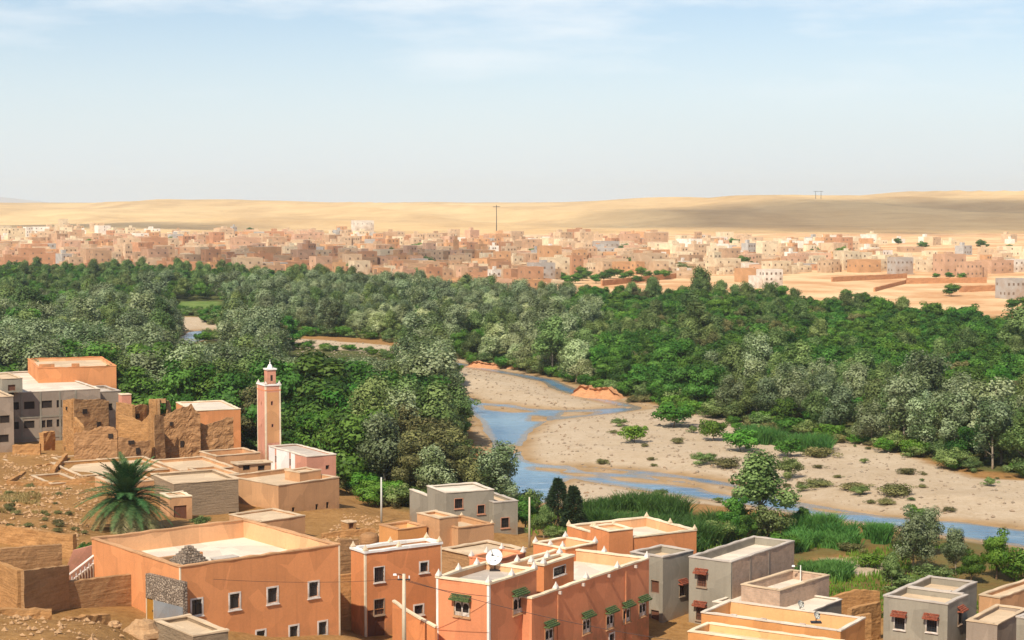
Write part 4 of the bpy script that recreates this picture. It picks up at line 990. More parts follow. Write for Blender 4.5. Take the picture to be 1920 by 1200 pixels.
# ------------------------------------------------------------------ mud walls and ruins
def mudwall(name, label, p0, p1, z0, prof, th=0.5, m='mud', rough=0.12, cat='wall', holes=(), root=None, seg=0.35, batter=0.0, kind=None, group=None):
    """eroded earth wall from p0 to p1, prof = list of (fraction, top z); uneven faces and broken head"""
    p0, p1 = Vector((p0[0], p0[1], 0)), Vector((p1[0], p1[1], 0))
    L = (p1 - p0).length; d = (p1 - p0) / L; nrm = Vector((d.y, -d.x, 0))
    nx = max(3, int(L / seg)); tops = np.interp(np.linspace(0, 1, nx + 1), [p[0] for p in prof], [p[1] for p in prof])
    hmax = max(tops) - z0; nz = max(3, int(hmax / seg)); V = []; Fc = []
    sd = Vector((p0.x * 0.7, p0.y * 0.3, 0))
    def dis(x, z, k): return mnoise.fractal(Vector((x * 0.9, z * 0.9, k)) + sd, 0.8, 2.0, 4) * rough
    for side in (0, 1):
        for i in range(nx + 1):
            t = L * i / nx; ht = tops[i] - z0 + mnoise.fractal(Vector((t * 1.3, 5.0, 0)) + sd, 0.7, 2.0, 3) * rough * 1.2
            for j in range(nz + 1):
                z = ht * j / nz; off = th * (0.5 - batter * j / nz * 0.4) + dis(t, z, side * 7.3)
                p = p0 + d * t + nrm * (off if side == 0 else -off) + d * (dis(t, z, 3.1) if 0 < i < nx else 0)
                V.append((p.x, p.y, z0 + z))
    S = (nx + 1) * (nz + 1); I = lambda s_, i, j: s_ * S + i * (nz + 1) + j
    for i in range(nx):
        for j in range(nz):
            Fc.append((I(0, i, j), I(0, i + 1, j), I(0, i + 1, j + 1), I(0, i, j + 1))); Fc.append((I(1, i, j), I(1, i, j + 1), I(1, i + 1, j + 1), I(1, i + 1, j)))
        Fc.append((I(0, i, nz), I(0, i + 1, nz), I(1, i + 1, nz), I(1, i, nz)))
    for i, fl in ((0, 0), (nx, 1)):
        for j in range(nz): Fc.append((I(0, i, j), I(0, i, j + 1), I(1, i, j + 1), I(1, i, j)) if not fl else (I(0, i, j), I(1, i, j), I(1, i, j + 1), I(0, i, j + 1)))
    ox, oy = p0.x, p0.y
    V = [(x - ox, y - oy, z - z0) for x, y, z in V]
    me = bpy.data.meshes.new(name); me.from_pydata(V, [], Fc); me.materials.append(M[m]); me.update()
    if root is None:
        o = link(name, me, None, (ox, oy, z0)); tag(o, label, cat, group, kind)
    else:
        o = link(name, me, root, Vector((ox, oy, z0)) - Vector(root.location))
    for (fr, z, w_, h_) in holes:       # dark sockets of beams and doors, set into the face
        q = p0 + d * (L * fr) + nrm * (th * 0.5 + 0.02 - 0.25); b = MB(); b.box(-w_ / 2, -0.27, -h_ / 2, w_ / 2, 0, h_ / 2)
        hb = b.build('opening', M['dark'], o if root is None else o.parent)
        base = Vector((ox, oy, z0)) if root is None else Vector(root.location)
        hb.location = Vector((q.x, q.y, z)) - base; hb.rotation_euler = (0, 0, math.atan2(d.y, d.x))
    return o
def W(px, D): return XD(px, D)
def zy(py, D): return at(960, py, D).z

# ruined kasbah: one thing made of earth walls
kb = empty('ruined_kasbah', (W(280, 250)[0], 250, 5.0)); tag(kb, 'crumbling ochre earth kasbah with stub towers and an empty arched gateway', 'ruin')
def kw(px0, D0, px1, D1, ytops, yb=870, th=0.7, m='mud', rough=0.2, holes=(), batter=0.6, nm='earth_wall'):
    Dm = (D0 + D1) / 2
    prof = [(f, zy(y, D0 + (D1 - D0) * f)) for f, y in ytops]
    hl_ = [(fr, zy(yy, D0 + (D1 - D0) * fr), w_, h_) for fr, yy, w_, h_ in holes]
    return mudwall(nm, None, W(px0, D0), W(px1, D1), 5.0, prof, th, m, rough * 0.55, seg=0.25, holes=hl_, root=kb, batter=batter)
# back tower
kw(116, 261, 133, 256, [(0, 750), (1, 748)], m='mud_lit', rough=0.12, holes=[(0.5, 766, 0.4, 0.5)], nm='tower_wall')
kw(133, 256, 198, 260, [(0, 747), (0.3, 750), (0.8, 748), (1, 752)], rough=0.15, holes=[(0.3, 771, 0.7, 0.7), (0.7, 797, 0.6, 1.0)], nm='tower_wall')
kw(198, 260, 188, 266, [(0, 752), (1, 750)], nm='tower_wall')
# centre blocks
kw(216, 258, 247, 252, [(0, 754), (0.5, 756), (1, 760)], m='mud_lit', rough=0.12)
kw(247, 253, 278, 256, [(0, 762), (0.5, 758), (1, 760)], rough=0.18, holes=[(0.15, 780, 0.6, 0.7)])
kw(220, 249, 276, 246, [(0, 778), (0.4, 782), (0.75, 792), (1, 778)], m='mud_lit', rough=0.16)
# gateway tower with open arch
kw(278, 255, 292, 252, [(0, 748), (1, 750)], m='mud_lit', nm='tower_wall'); kw(292, 252, 297, 252, [(0, 748), (1, 749)], nm='tower_wall'); kw(309, 253, 316, 253.5, [(0, 752), (0.5, 750), (1, 762)], nm='tower_wall')
kw(290, 254.6, 312, 255, [(0, 776), (1, 776)], th=0.4, m='mud_dark', nm='tower_wall')
b = MB(); p = at(302, 755, 252.5); b.box(-0.75, -0.4, 0, 0.75, 0.4, 0.55, 0.05, 0.05); b.build('lintel', M['mud'], kb, Vector(p) - Vector(kb.location))
# buttress tower
kw(276, 246, 284, 243, [(0, 778), (1, 777)], m='mud_lit', rough=0.12, nm='tower_wall'); kw(284, 243, 303, 244.5, [(0, 777), (1, 779)], rough=0.14, nm='tower_wall', batter=1.0)
# long eroded wall
kw(304, 247, 434, 250, [(0, 782), (0.1, 772), (0.3, 762), (0.45, 768), (0.5, 792), (0.62, 797), (0.75, 790), (0.9, 784), (1, 782)], m='mud_dark', rough=0.4, holes=[(0.1, 794, 0.4, 0.5), (0.25, 832, 0.5, 0.9)])
kw(345, 247, 372, 247.5, [(0, 764), (0.4, 757), (1, 776)], m='mud_dark', rough=0.5)
# front walls
kw(134, 240, 216, 240, [(0, 812), (0.3, 808), (0.6, 800), (0.9, 800), (1, 808)], m='mud_dark', rough=0.32, yb=875, holes=[(0.85, 817, 0.6, 0.6)])
kw(216, 240, 277, 242, [(0, 820), (0.4, 822), (0.5, 828), (1, 826)], m='mud_dark', rough=0.3, holes=[(0.4, 829, 0.8, 0.5), (0.6, 845, 0.5, 0.8)])
kw(136, 252, 151, 243, [(0, 782), (1, 800)], m='mud_lit', rough=0.25); kw(116, 258, 136, 250, [(0, 806), (1, 802)], m='mud_lit', rough=0.2)
def wall_px(name, label, px0, y0, D0, px1, y1, D1, yb, th=0.45, m='mud', rough=0.08, mid=(), holes=(), zb=None, cat='wall', group=None):
    z0 = zb if zb is not None else min(tz1(*W(px0, D0)), tz1(*W(px1, D1))) - 0.4
    prof = [(0, zy(y0, D0))] + [(f, zy(y, D0 + (D1 - D0) * f)) for f, y in mid] + [(1, zy(y1, D1))]
    return mudwall(name, label, W(px0, D0), W(px1, D1), z0, prof, th, m, rough, cat=cat, holes=holes, group=group)
wall_px('mud_stub', 'short mud wall stub below the concrete block', 72, 810, 252, 94, 808, 254, 840, 0.9, 'mud_lit', 0.15)
wall_px('mud_wall', 'low earth garden wall under the unfinished concrete block', 18, 834, 244, 70, 832, 244, 858, 0.5, 'mud_lit', 0.14)
wall_px('mud_wall', 'long coped earth wall along the top of the bare slope', 8, 900, 214, 182, 893, 216, 920, 0.5, 'mud_lit', 0.1, [(0.2, 905), (0.5, 902)])
wall_px('mud_wall', 'angled earth wall closing the end of the slope terrace', 8, 900, 214, 38, 884, 224, 905, 0.5, 'mud_lit', 0.1)
wall_px('mud_wall', 'sagging earth wall at the foot of the bare slope', -40, 983, 172, 132, 1002, 166, 1020, 0.5, 'mud_lit', 0.12, [(0.4, 988), (0.7, 997)])
# compound beside the large house
wall_px('compound_wall', 'tall rammed earth wall at the back of the compound', -30, 1030, 146, 106, 1020, 149, 1070, 0.5, 'mud', 0.05)
wall_px('compound_wall', 'high front section of rammed earth compound wall', 29, 1070, 131, 115, 1060, 136.5, 1150, 0.5, 'mud', 0.05)
wall_px('compound_wall', 'long lower section of rammed earth compound wall beside the yellow door', 115.5, 1090, 136.6, 265, 1073, 141.5, 1165, 0.5, 'mud', 0.05)
wall_px('compound_wall', 'sunlit return of the compound wall running uphill', -40, 1044, 137, 28, 1069, 131, 1140, 0.5, 'mud_lit', 0.05)
wall_px('mud_wall', 'crumbling low earth wall on the rubble below the compound', -20, 1141, 123, 86, 1143, 124, 1180, 0.7, 'mud_lit', 0.12)
wall_px('mud_wall', 'worn knee-high earth wall among the boulders', 116, 1160, 125, 192, 1150, 128, 1175, 0.6, 'mud_lit', 0.15)
# stone gate wall with the yellow door
gd = W(265, 136.5); ge = W(336, 133.2)
gv = Vector((ge[0] - gd[0], ge[1] - gd[1], 0)); gl = gv.length; gz = zy(1172, 135); gtop = zy(1083, 135)
gw = empty('gate_wall', (gd[0], gd[1], gz - 0.6), math.atan2(gv.y, gv.x)); tag(gw, 'pebble masonry gate wall with yellow door and blue-grey panel', 'wall')
gh = gtop - gz + 0.6
b = MB(); b.box(0, 0, gh * 0.56, gl, 0.4, gh); b.box(0.98, 0.002, 0.002, gl, 0.4, gh * 0.558); b.build('masonry', M['stone'], gw)
b = MB(); b.box(1.08, -0.05, 0, gl - 0.02, -0.003, gh * 0.555); b.build('panel', M['slate'], gw)
b = MB(); b.box(0.06, 0.08, 0.5, 0.92, 0.14, gh * 0.55); dr = b.build('door', M['door'], gw)
b = MB(); b.box(0.80, 0.03, 1.4, 0.85, 0.078, 1.55); b.build('handle', M['iron'], dr)
b = MB(); b.box(-0.02, 0.02, 0, 0.055, 0.3, gh * 0.558); b.box(0.925, 0.02, 0, 0.978, 0.3, gh * 0.558); b.build('door_frame', M['cream'], gw)
# outdoor stair with balusters
st = empty('garden_stair', (W(114, 144)[0], 144, zy(1094, 144))); tag(st, 'outdoor stair with pale turned balusters against a pink gable', 'staircase')
A = at(114, 1092, 143.0); B = at(186, 1036, 146.0); o0 = Vector(st.location)
dv = B - A; nb = 9
b = MB()
for i in range(14):
    p = A + dv * (i / 14) - o0; q = A + dv * ((i + 1) / 14) - o0
    b.box(p.x, p.y, -1.2, q.x + 0.02, p.y + 1.4, p.z - 0.55 + 0.1)
b.build('flight', M['grey2'], st)
def balus():
    b = MB(); b.lathe([(0.07, 0), (0.05, 0.06), (0.09, 0.22), (0.045, 0.42), (0.07, 0.5), (0.07, 0.56)], 8); return b.mesh('baluster', M['white'], True)
for i in range(nb):
    p = A + dv * ((i + 0.5) / nb) - o0; link('baluster', shared('balus', balus), st, (p.x, p.y + 0.06, p.z - 0.5))
b = MB(); p, q = A - o0, B - o0; b.tube([(p.x, p.y + 0.06, p.z + 0.1), (q.x, q.y + 0.06, q.z + 0.1)], [0.09, 0.09], 6); b.tube([(p.x, p.y + 0.06, p.z - 0.52), (q.x, q.y + 0.06, q.z - 0.52)], [0.08, 0.08], 6); b.build('handrail', M['white'], st)
b = MB(); g = [at(116, 1085, 147.5) - o0, at(137, 1032, 148) - o0, at(180, 1021, 149) - o0, at(180, 1085, 149) - o0]
lo_ = [Vector((v.x, v.y, min(v.z, -1.0))) for v in (g[0], g[3])]
n0 = len(b.v)
for v in (lo_[0], g[0], g[1], g[2], lo_[1]): b.v.append(tuple(v))
for v in (lo_[0], g[0], g[1], g[2], lo_[1]): b.v.append((v.x, v.y + 0.3, v.z))
b.f += [(4, 3, 2, 1, 0), (5, 6, 7, 8, 9)] + [(i, (i + 1) % 5, 5 + (i + 1) % 5, 5 + i) for i in range(5)]
b.build('gable', M['pink'], st)
# flat-roofed box below the gate, and the alley
hb = House('small_store', 'small tan store with coped roof below the stone gate', (362, 1194), (428, 1174), (290, 1180), 121, 'mud_grey', 'roof_sand', 'roof_sand', ph=0.25, phi=37); hb.build()
wall_px('alley_wall', 'brown mud wall closing the alley between the orange houses', 632, 1012, 158, 668, 1010, 159, 1100, 0.5, 'mud', 0.06)
wall_px('alley_wall', 'low tan wall with coping inside the alley', 634, 1078, 152, 664, 1074, 152.5, 1120, 0.4, 'mud_lit', 0.05)
wall_px('yard_wall', 'sloping orange yard wall climbing from the street to the horned house', 735, 1129, 146.5, 816, 1178, 141, 1210, 0.22, 'orange2', 0.015, [(0.1, 1134), (0.2, 1141), (0.6, 1160)])
yw = bpy.data.objects[[o.name for o in bpy.data.objects if o.name.startswith('yard_wall')][-1]]; pts = []
for f, yy in [(0, 1129), (0.1, 1134), (0.2, 1141), (0.6, 1160), (1, 1178)]:
    D_ = 146.5 + (141 - 146.5) * f; x_ = W(735, 146.5)[0] + (W(816, 141)[0] - W(735, 146.5)[0]) * f; pts.append(Vector((x_, D_, zy(yy, D_) + 0.05)) - Vector(yw.location))
b = MB()
for p, q in zip(pts[:-1], pts[1:]):
    n0 = len(b.v); e = Vector((0.1, 0.14, 0))
    b.v += [tuple(v) for v in (p - e, p + e, q + e, q - e, p - e + Vector((0, 0, .14)), p + e + Vector((0, 0, .14)), q + e + Vector((0, 0, .14)), q - e + Vector((0, 0, .14)))]
    b.f += [tuple(n0 + j for j in f) for f in ((0, 1, 2, 3), (7, 6, 5, 4), (0, 4, 5, 1), (1, 5, 6, 2), (2, 6, 7, 3), (3, 7, 4, 0))]
b.build('coping', M['cream'], yw)
wall_px('mud_ruin', 'roofless orange earth walls behind the amber house', 1560, 1122, 170, 1655, 1108, 172, 1150, 0.5, 'mud_lit', 0.09, [(0.3, 1112), (0.6, 1105)])
wall_px('mud_ruin', 'broken orange earth cross wall next to the grey corner house', 1600, 1142, 160, 1656, 1128, 163, 1180, 0.5, 'mud_lit', 0.09, [(0.4, 1135)])
wall_px('mud_ruin', 'low rounded orange earth wall in front of the roofless ruin', 1580, 1160, 157, 1640, 1150, 158, 1180, 0.5, 'mud_lit', 0.1)

# ------------------------------------------------------------------ poles and wires
def pole(name, label, px, ytop, D, m='pole', r=0.13, lamp=False, arm=True):
    x = W(px, D)[0]; zt_ = zy(ytop, D); g = tz1(x, D)
    o = empty(name, (x, D, g - 0.3)); tag(o, label, 'pole'); H = zt_ - g + 0.3
    b = MB(); b.tube([(0, 0, 0), (0, 0, H)], [r * 1.25, r * 0.8], 8); b.build('shaft', M[m], o, smooth=True)
    if arm:
        b = MB(); b.box(-0.5, -0.05, H - 0.5, 0.5, 0.05, H - 0.4); b.build('crossarm', M['iron'], o)
        for k in (-0.42, 0.42):
            b = MB(); b.lathe([(0.03, H - 0.4), (0.06, H - 0.32), (0.04, H - 0.26), (0.06, H - 0.2), (0.02, H - 0.14)], 8, (k, 0, 0)); b.build('insulator', M['dish'], o)
    if lamp:
        b = MB(); b.tube([(0, 0, H - 0.15), (-0.4, -0.05, H), (-0.62, -0.08, H - 0.02)], [0.035, 0.03, 0.03], 6); a_ = b.build('lamp_arm', M['iron'], o)
        b = MB(); b.box(-0.85, -0.17, H - 0.1, -0.55, 0.02, H + 0.03, 0.04, 0.04); b.build('lamp_head', M['dish'], a_)
    return Vector((x, D, zt_))
p1 = pole('street_pole', 'tan concrete street pole with lamp head in front of the narrow orange house', 755, 1076, 139, 'pole', 0.16, True)
p2 = pole('utility_pole', 'pale slim pole standing against the dark river wood', 713, 895, 206, 'polegrey', 0.11, False, False)
p3 = pole('utility_pole', 'tan slim pole beside the round olive bush', 993, 932, 194, 'pole', 0.11, False, False)
p4 = pole('lamp_post', 'short lamp post on the roofs by the brick annex', 1507, 1060, 168, 'polegrey', 0.07, True, False)
def wire(label, A, B, sag, r=0.022):
    b = MB(); n = 18; pts = []
    for i in range(n + 1):
        t = i / n; p = A.lerp(B, t); pts.append((p.x - A.x, p.y - A.y, p.z - A.z - sag * 4 * t * (1 - t)))
    b.tube(pts, [r] * (n + 1), 5); tag(b.build('overhead_wire', M['cable'], None, A), label, 'wire')
wire('dark wire sagging from the street pole past the horned house', p1 - Vector((0, 0, 0.4)), at(1300, 1206, 132), 0.5)
wire('thin wire from the street pole across the walled house', p1 - Vector((0, 0, 0.4)), at(400, 1086, 132), 0.25, 0.014)
wire('wire dropping from the street pole to the red ochre corner', p1 - Vector((0, 0, 0.5)), at(917, 1118, 139.6), 0.2)

# loose boulders by the store
def boulder(label, px, py, D, r, sq=0.7, seed=0, m='rock'):
    V, Fc = [], []; n, q = 14, 9
    for i in range(q + 1):
        ph = math.pi * i / q
        for j in range(n):
            t = 2 * math.pi * j / n; p = Vector((math.sin(ph) * math.cos(t), math.sin(ph) * math.sin(t), math.cos(ph)))
            k = r * (1 + 0.35 * mnoise.fractal(p * 1.6 + Vector((seed * 3.7, seed, 0)), 0.8, 2, 3)); V.append((p.x * k * 1.2, p.y * k, p.z * k * sq))
    i = np.arange((q + 1) * n).reshape(q + 1, n)
    f = np.stack([i[:-1], np.roll(i[:-1], -1, 1), np.roll(i[1:], -1, 1), i[1:]], -1).reshape(-1, 4)
    x = W(px, D)[0]; tag(link('boulder', npmesh('boulder', np.array(V), f, M[m], False), None, (x, D, tz1(x, D) + r * sq * 0.35)), label, 'boulder', 'earth boulders below the stone gate')
boulder('tall sunlit earth boulder leaning by the small store', 258, 1185, 122, 0.95, 1.0, 1); boulder('rounded ochre boulder beside the stone gate', 233, 1160, 126, 0.6, 0.9, 2); boulder('small ochre boulder on the rubble slope', 205, 1175, 122, 0.4, 0.8, 3)

# straw stack and little hut on the rubble between the houses
b = MB(); b.lathe([(0.95, -0.3), (1.0, 0.3), (0.98, 0.9), (0.85, 1.15), (0.45, 1.3), (0.0, 1.34)], 14); x_ = W(690, 185)[0]
tag(b.build('straw_stack', M['mud_dark'], None, (x_, 185, zy(1022, 185)), smooth=True), 'round brown straw stack behind the narrow orange house', 'straw stack')
hr = House('small_hut', 'tiny red-brown hut on the earth mound beside the slit-windowed house', (652, 981), (668, 978), (640, 976), 200, 'mud_lit', 'roof_sand', 'roof_sand', ph=0.1, phi=35); hr.win('R', 659, 986, 0.6, 0.6, 'plain', 'mud', 'brown'); hr.build()
wall_px('mud_wall', 'low earth wall on the mound above the straw stack', 600, 1000, 196, 700, 990, 198, 1010, 0.5, 'mud_lit', 0.12, [(0.4, 994)])
wall_px('mud_wall', 'short earth wall crossing the terrace above the palm', 60, 872, 232, 120, 866, 236, 885, 0.5, 'mud_lit', 0.1); wall_px('mud_wall', 'leaning earth wall by the path to the kasbah', 92, 880, 226, 118, 850, 240, 885, 0.5, 'mud_lit', 0.12)
wall_px('mud_wall', 'low earth wall edging the terrace behind the date palm', 185, 908, 210, 290, 900, 212, 915, 0.5, 'mud_lit', 0.1)
# rubble and tufts on the bare slopes: nobody could count them
def scatter_rocks(name, label, poly, n, r0, r1, m, seed):
    g = np.random.default_rng(seed); xs_, ys_ = [p[0] for p in poly], [p[1] for p in poly]
    X = g.uniform(min(xs_), max(xs_), n * 4); Y = g.uniform(min(ys_), max(ys_), n * 4); k = inpoly(X, Y, poly)
    for fp in FOOT: k &= ~inpoly(X, Y, fp)
    k &= wdist(X, Y) > 0.8
    X, Y = X[k][:n], Y[k][:n]; Z = tz(X, Y); n = len(X)
    R = r0 + (r1 - r0) * g.random(n) ** 3
    base = np.array([(1, 0, 0), (-1, 0, 0), (0, 1, 0), (0, -1, 0), (0, 0, 1), (0, 0, -1)], float)
    fc = np.array([(0, 2, 4), (2, 1, 4), (1, 3, 4), (3, 0, 4), (2, 0, 5), (1, 2, 5), (3, 1, 5), (0, 3, 5)])
    V = base[None] * R[:, None, None] * g.uniform(0.6, 1.3, (n, 6, 1)) * np.array([1, 1, 0.7]); a_ = g.uniform(0, 6.28, n); c_, s_ = np.cos(a_)[:, None], np.sin(a_)[:, None]
    V = np.stack([V[..., 0] * c_ - V[..., 1] * s_ + X[:, None], V[..., 0] * s_ + V[..., 1] * c_ + Y[:, None], V[..., 2] + (Z + R * 0.2)[:, None]], -1)
    o = link(name, npmesh(name, V.reshape(-1, 3), (fc[None] + 6 * np.arange(n)[:, None, None]).reshape(-1, 3), m)); tag(o, label, name.replace('_', ' '), None, 'stuff')
def blades(name, label, poly, n, h0, h1, wd, m, seed, lean=0.35, clump=0.0, z0=None, cat=None):
    """upright blades (reeds, grass) spread over a patch of ground"""
    g = np.random.default_rng(seed); xs_, ys_ = [p[0] for p in poly], [p[1] for p in poly]
    X = g.uniform(min(xs_), max(xs_), n * 5); Y = g.uniform(min(ys_), max(ys_), n * 5); k = inpoly(X, Y, poly)
    if clump: k &= (vnoise(X, Y, clump, seed) + 0.4 * vnoise(X, Y, clump * 0.3, seed + 2)) > 0.1
    for fp in FOOT: k &= ~inpoly(X, Y, fp)
    X, Y = X[k][:n], Y[k][:n]; n = len(X); Z = tz(X, Y)
    hh = (h0 + (h1 - h0) * (0.5 + 0.5 * vnoise(X, Y, 5.5, seed + 5))) * g.uniform(0.75, 1.15, n); a_ = g.uniform(0, 6.28, n); b_ = g.uniform(0, 6.28, n); le = g.uniform(0.05, lean, n) * hh
    wx, wy = np.cos(a_) * wd * g.uniform(0.6, 1.3, n), np.sin(a_) * wd * g.uniform(0.6, 1.3, n); lx, ly = np.cos(b_) * le, np.sin(b_) * le
    P = [np.stack([X - wx, Y - wy, Z - 0.1], -1), np.stack([X + wx, Y + wy, Z - 0.1], -1), np.stack([X + wx * .8 + lx * .35, Y + wy * .8 + ly * .35, Z + hh * .6], -1), np.stack([X - wx * .8 + lx * .35, Y - wy * .8 + ly * .35, Z + hh * .6], -1),
         np.stack([X + wx * .15 + lx, Y + wy * .15 + ly, Z + hh], -1), np.stack([X - wx * .15 + lx, Y - wy * .15 + ly, Z + hh], -1)]
    V = np.stack(P, 1).reshape(-1, 3); fc = np.array([(0, 1, 2, 3), (3, 2, 4, 5)])
    bme = npmesh(name, V, (fc[None] + 6 * np.arange(n)[:, None, None]).reshape(-1, 4), m); ca = bme.attributes.new('clump', 'FLOAT', 'FACE')
    ca.data.foreach_set('value', np.repeat(np.clip(0.5 + 0.35 * vnoise(X, Y, 3.0, seed + 9) + g.normal(size=n) * 0.15, 0, 1), 2).astype(np.float32))
    o = link(name, bme); tag(o, label, cat or name.replace('_', ' '), None, 'stuff')
slope = [W(-60, 170), W(150, 172), W(185, 214), W(-60, 214)]
yard = [W(-60, 100), W(360, 104), W(300, 133), W(-60, 128)]
scatter_rocks('rubble', 'loose stones and clods on the bare slope left of the palm', slope, 1500, 0.05, 0.35, M['rock'], 1)
scatter_rocks('rubble', 'loose stones on the trodden ground below the compound wall', yard, 900, 0.04, 0.3, M['rock'], 2)
scatter_rocks('rubble', 'loose earth and stones on the mound between the houses', [W(575, 185), W(710, 185), W(715, 210), W(640, 214)], 500, 0.05, 0.3, M['rock'], 8)
scatter_rocks('rubble', 'stones along the terrace below the kasbah', [W(0, 216), W(280, 214), W(280, 240), W(0, 244)], 900, 0.05, 0.32, M['rock'], 9)
scatter_rocks('gravel', 'pale cobbles strewn over the dry river bars', SAND[0], 5200, 0.05, 0.4, M['bark_pale'], 3)
blades('dry_grass', 'yellow dry grass on the bare slope', [W(-40, 186), W(60, 186), W(70, 204), W(-40, 206)], 2600, 0.15, 0.5, 0.05, M['straw'], 4, 0.6, 5)

# ------------------------------------------------------------------ trees
def crown_mesh(name, m, H, R, z0, seed, blobs=46, per=105, leaf=0.32, lobes=6, top=0.55, br=(0.95, 1.6), flat_=0.8, asp=1.5, upright=0.0):
    g = np.random.default_rng(seed)
    cz, rz = (z0 + H) / 2, (H - z0) / 2
    # plumes: limbs that reach out and up by different amounts, each carrying a chain of leaf clumps
    C, B = [], []; npl = lobes + 5
    for j in range(npl):
        az = 2.399963 * j + g.uniform(-.5, .5); up = g.uniform(0.0, 1.0) if j > 2 else g.uniform(0.75, 1.0)
        rt = R * (1.0 - (1 - top) * up) * g.uniform(0.55, 1.05) * (0.35 + 0.65 * (1 - up ** 2.2) if upright else 0.5 + 0.5 * (1 - up ** 2.0)); zt_ = z0 + (H - z0) * (0.18 + 0.82 * up) * g.uniform(0.86, 1.04)
        tip = np.array([rt * math.cos(az), rt * math.sin(az), zt_]); base = np.array([0, 0, z0 + (H - z0) * (0.12 + 0.35 * up)])
        m_ = max(2, int(round(blobs / npl)))
        for q in range(m_):
            t = 0.3 + 0.7 * (q + g.uniform(0, .6)) / m_; p = base + (tip - base) * t; p[2] += 0.12 * (H - z0) * math.sin(t * 3.0) * (1 - up)
            C.append(p + g.normal(size=3) * 0.10 * R); B.append(g.uniform(br[0], br[1]) * R / 4.0 * (1.15 - 0.5 * t))
    C = np.array(C); B = np.array(B); blobs = len(C)
    n = blobs * per; bi = np.repeat(np.arange(blobs), per)
    d = g.normal(size=(n, 3)); d /= np.linalg.norm(d, axis=1)[:, None]
    P = C[bi] + d * (B[bi] * g.uniform(0.45, 1.08, n) ** 0.7)[:, None] * np.array([1, 1, flat_ + upright])
    P[:, 2] = np.maximum(P[:, 2], z0 * 0.3 + g.uniform(0, 0.5, n))
    out = P - np.array([0, 0, cz]); out /= np.linalg.norm(out, axis=1)[:, None] + 1e-6
    nr = d * 0.9 + out * 0.55 + g.normal(size=(n, 3)) * 0.34; nr /= np.linalg.norm(nr, axis=1)[:, None]
    t = np.cross(nr, g.normal(size=(n, 3))); t /= np.linalg.norm(t, axis=1)[:, None] + 1e-6; s = np.cross(nr, t)
    L = leaf * g.uniform(0.55, 1.25, n)[:, None]
    V = np.stack([P - t * L * asp / 2, P + s * L / 2, P + t * L * asp / 2, P - s * L / 2], 1).reshape(-1, 3)
    kz = H / np.quantile(V[:, 2], 0.997); kr = R / np.quantile(np.hypot(V[:, 0], V[:, 1]), 0.97)
    V = V * np.array([kr, kr, kz]); C = C * np.array([kr, kr, kz])
    Fq = np.arange(n * 4).reshape(-1, 4); me = npmesh(name, V, Fq, m)
    at_ = me.attributes.new('clump', 'FLOAT', 'FACE'); at_.data.foreach_set('value', np.clip(g.random(blobs)[bi] + g.normal(size=n) * 0.12, 0, 1).astype(np.float32))
    return me, C
def trunk_mesh(name, m, C, z0, H, r, seed, nl=6):
    g = random.Random(seed); b = MB(); hz_ = z0 + (H - z0) * 0.45
    pts = [(0, 0, -0.5), (g.uniform(-.1, .1), g.uniform(-.1, .1), z0 * 0.6), (g.uniform(-.3, .3), g.uniform(-.3, .3), hz_), (g.uniform(-.5, .5), g.uniform(-.5, .5), H * 0.86)]
    b.tube(pts, [r * 1.35, r, r * 0.62, r * 0.15], 7)
    for i in g.sample(range(len(C)), min(nl, len(C))):
        c = Vector(C[i]); s = Vector((0, 0, max(z0 * 0.7, min(hz_, c.z * 0.55)))); md = s.lerp(c, 0.5) + Vector((0, 0, -0.2))
        b.tube([tuple(s), tuple(md), tuple(c)], [r * 0.5, r * 0.32, r * 0.1], 5)
    return b.mesh(name, m, True)
PROTO = {}
def proto(kind, m, bark, specs):
    PROTO[kind] = []
    for i, kw_ in enumerate(specs):
        kw_ = dict(kw_); r = kw_.pop('r', 0.2)
        kw_['per'] = int(kw_['per'] * 1.5); kw_['leaf'] *= 0.78
        me, C = crown_mesh(kind + '_crown', M[m], seed=sum(map(ord, kind)) + i * 31, **kw_)
        PROTO[kind].append((me, trunk_mesh(kind + '_trunk', M[bark], C, kw_['z0'], kw_['H'], r, i + 5), kw_['H'], kw_['R']))
proto('silver', 'leaf_silver', 'bark_pale', [dict(H=11, R=4.0, z0=0.9, blobs=58, per=100, leaf=0.30, lobes=7, top=0.5, upright=0.5), dict(H=12, R=3.6, z0=1.2, blobs=52, per=105, leaf=0.30, lobes=6, top=0.55, upright=0.6), dict(H=10, R=4.2, z0=0.7, blobs=56, per=100, leaf=0.3, lobes=8, top=0.6, upright=0.4)])
proto('sage', 'leaf_sage', 'bark_pale', [dict(H=10, R=4.1, z0=1.3, blobs=56, per=100, leaf=0.30, lobes=7, top=0.6, upright=0.4), dict(H=11, R=3.7, z0=1.6, blobs=52, per=105, leaf=0.30, lobes=6, top=0.5, upright=0.5)])
proto('dark', 'leaf_dark', 'bark', [dict(H=7, R=3.6, z0=0.8, blobs=46, per=110, leaf=0.30, lobes=6, top=0.7), dict(H=7.5, R=3.3, z0=0.9, blobs=42, per=115, leaf=0.30, lobes=5, top=0.65), dict(H=6.5, R=3.8, z0=0.6, blobs=48, per=105, leaf=0.3, lobes=7, top=0.75)])
proto('bright', 'leaf_bright', 'bark', [dict(H=8, R=4.2, z0=0.8, blobs=46, per=125, leaf=0.30, lobes=6, top=0.75), dict(H=6, R=3.6, z0=0.5, blobs=44, per=115, leaf=0.28, lobes=6, top=0.75)])
proto('olive', 'leaf_olive', 'bark_pale', [dict(H=8.5, R=4.4, z0=0.8, blobs=60, per=90, leaf=0.26, lobes=7, top=0.7, br=(0.7, 1.2)), dict(H=7.5, R=4.0, z0=0.7, blobs=56, per=95, leaf=0.26, lobes=6, top=0.7, br=(0.7, 1.2))])
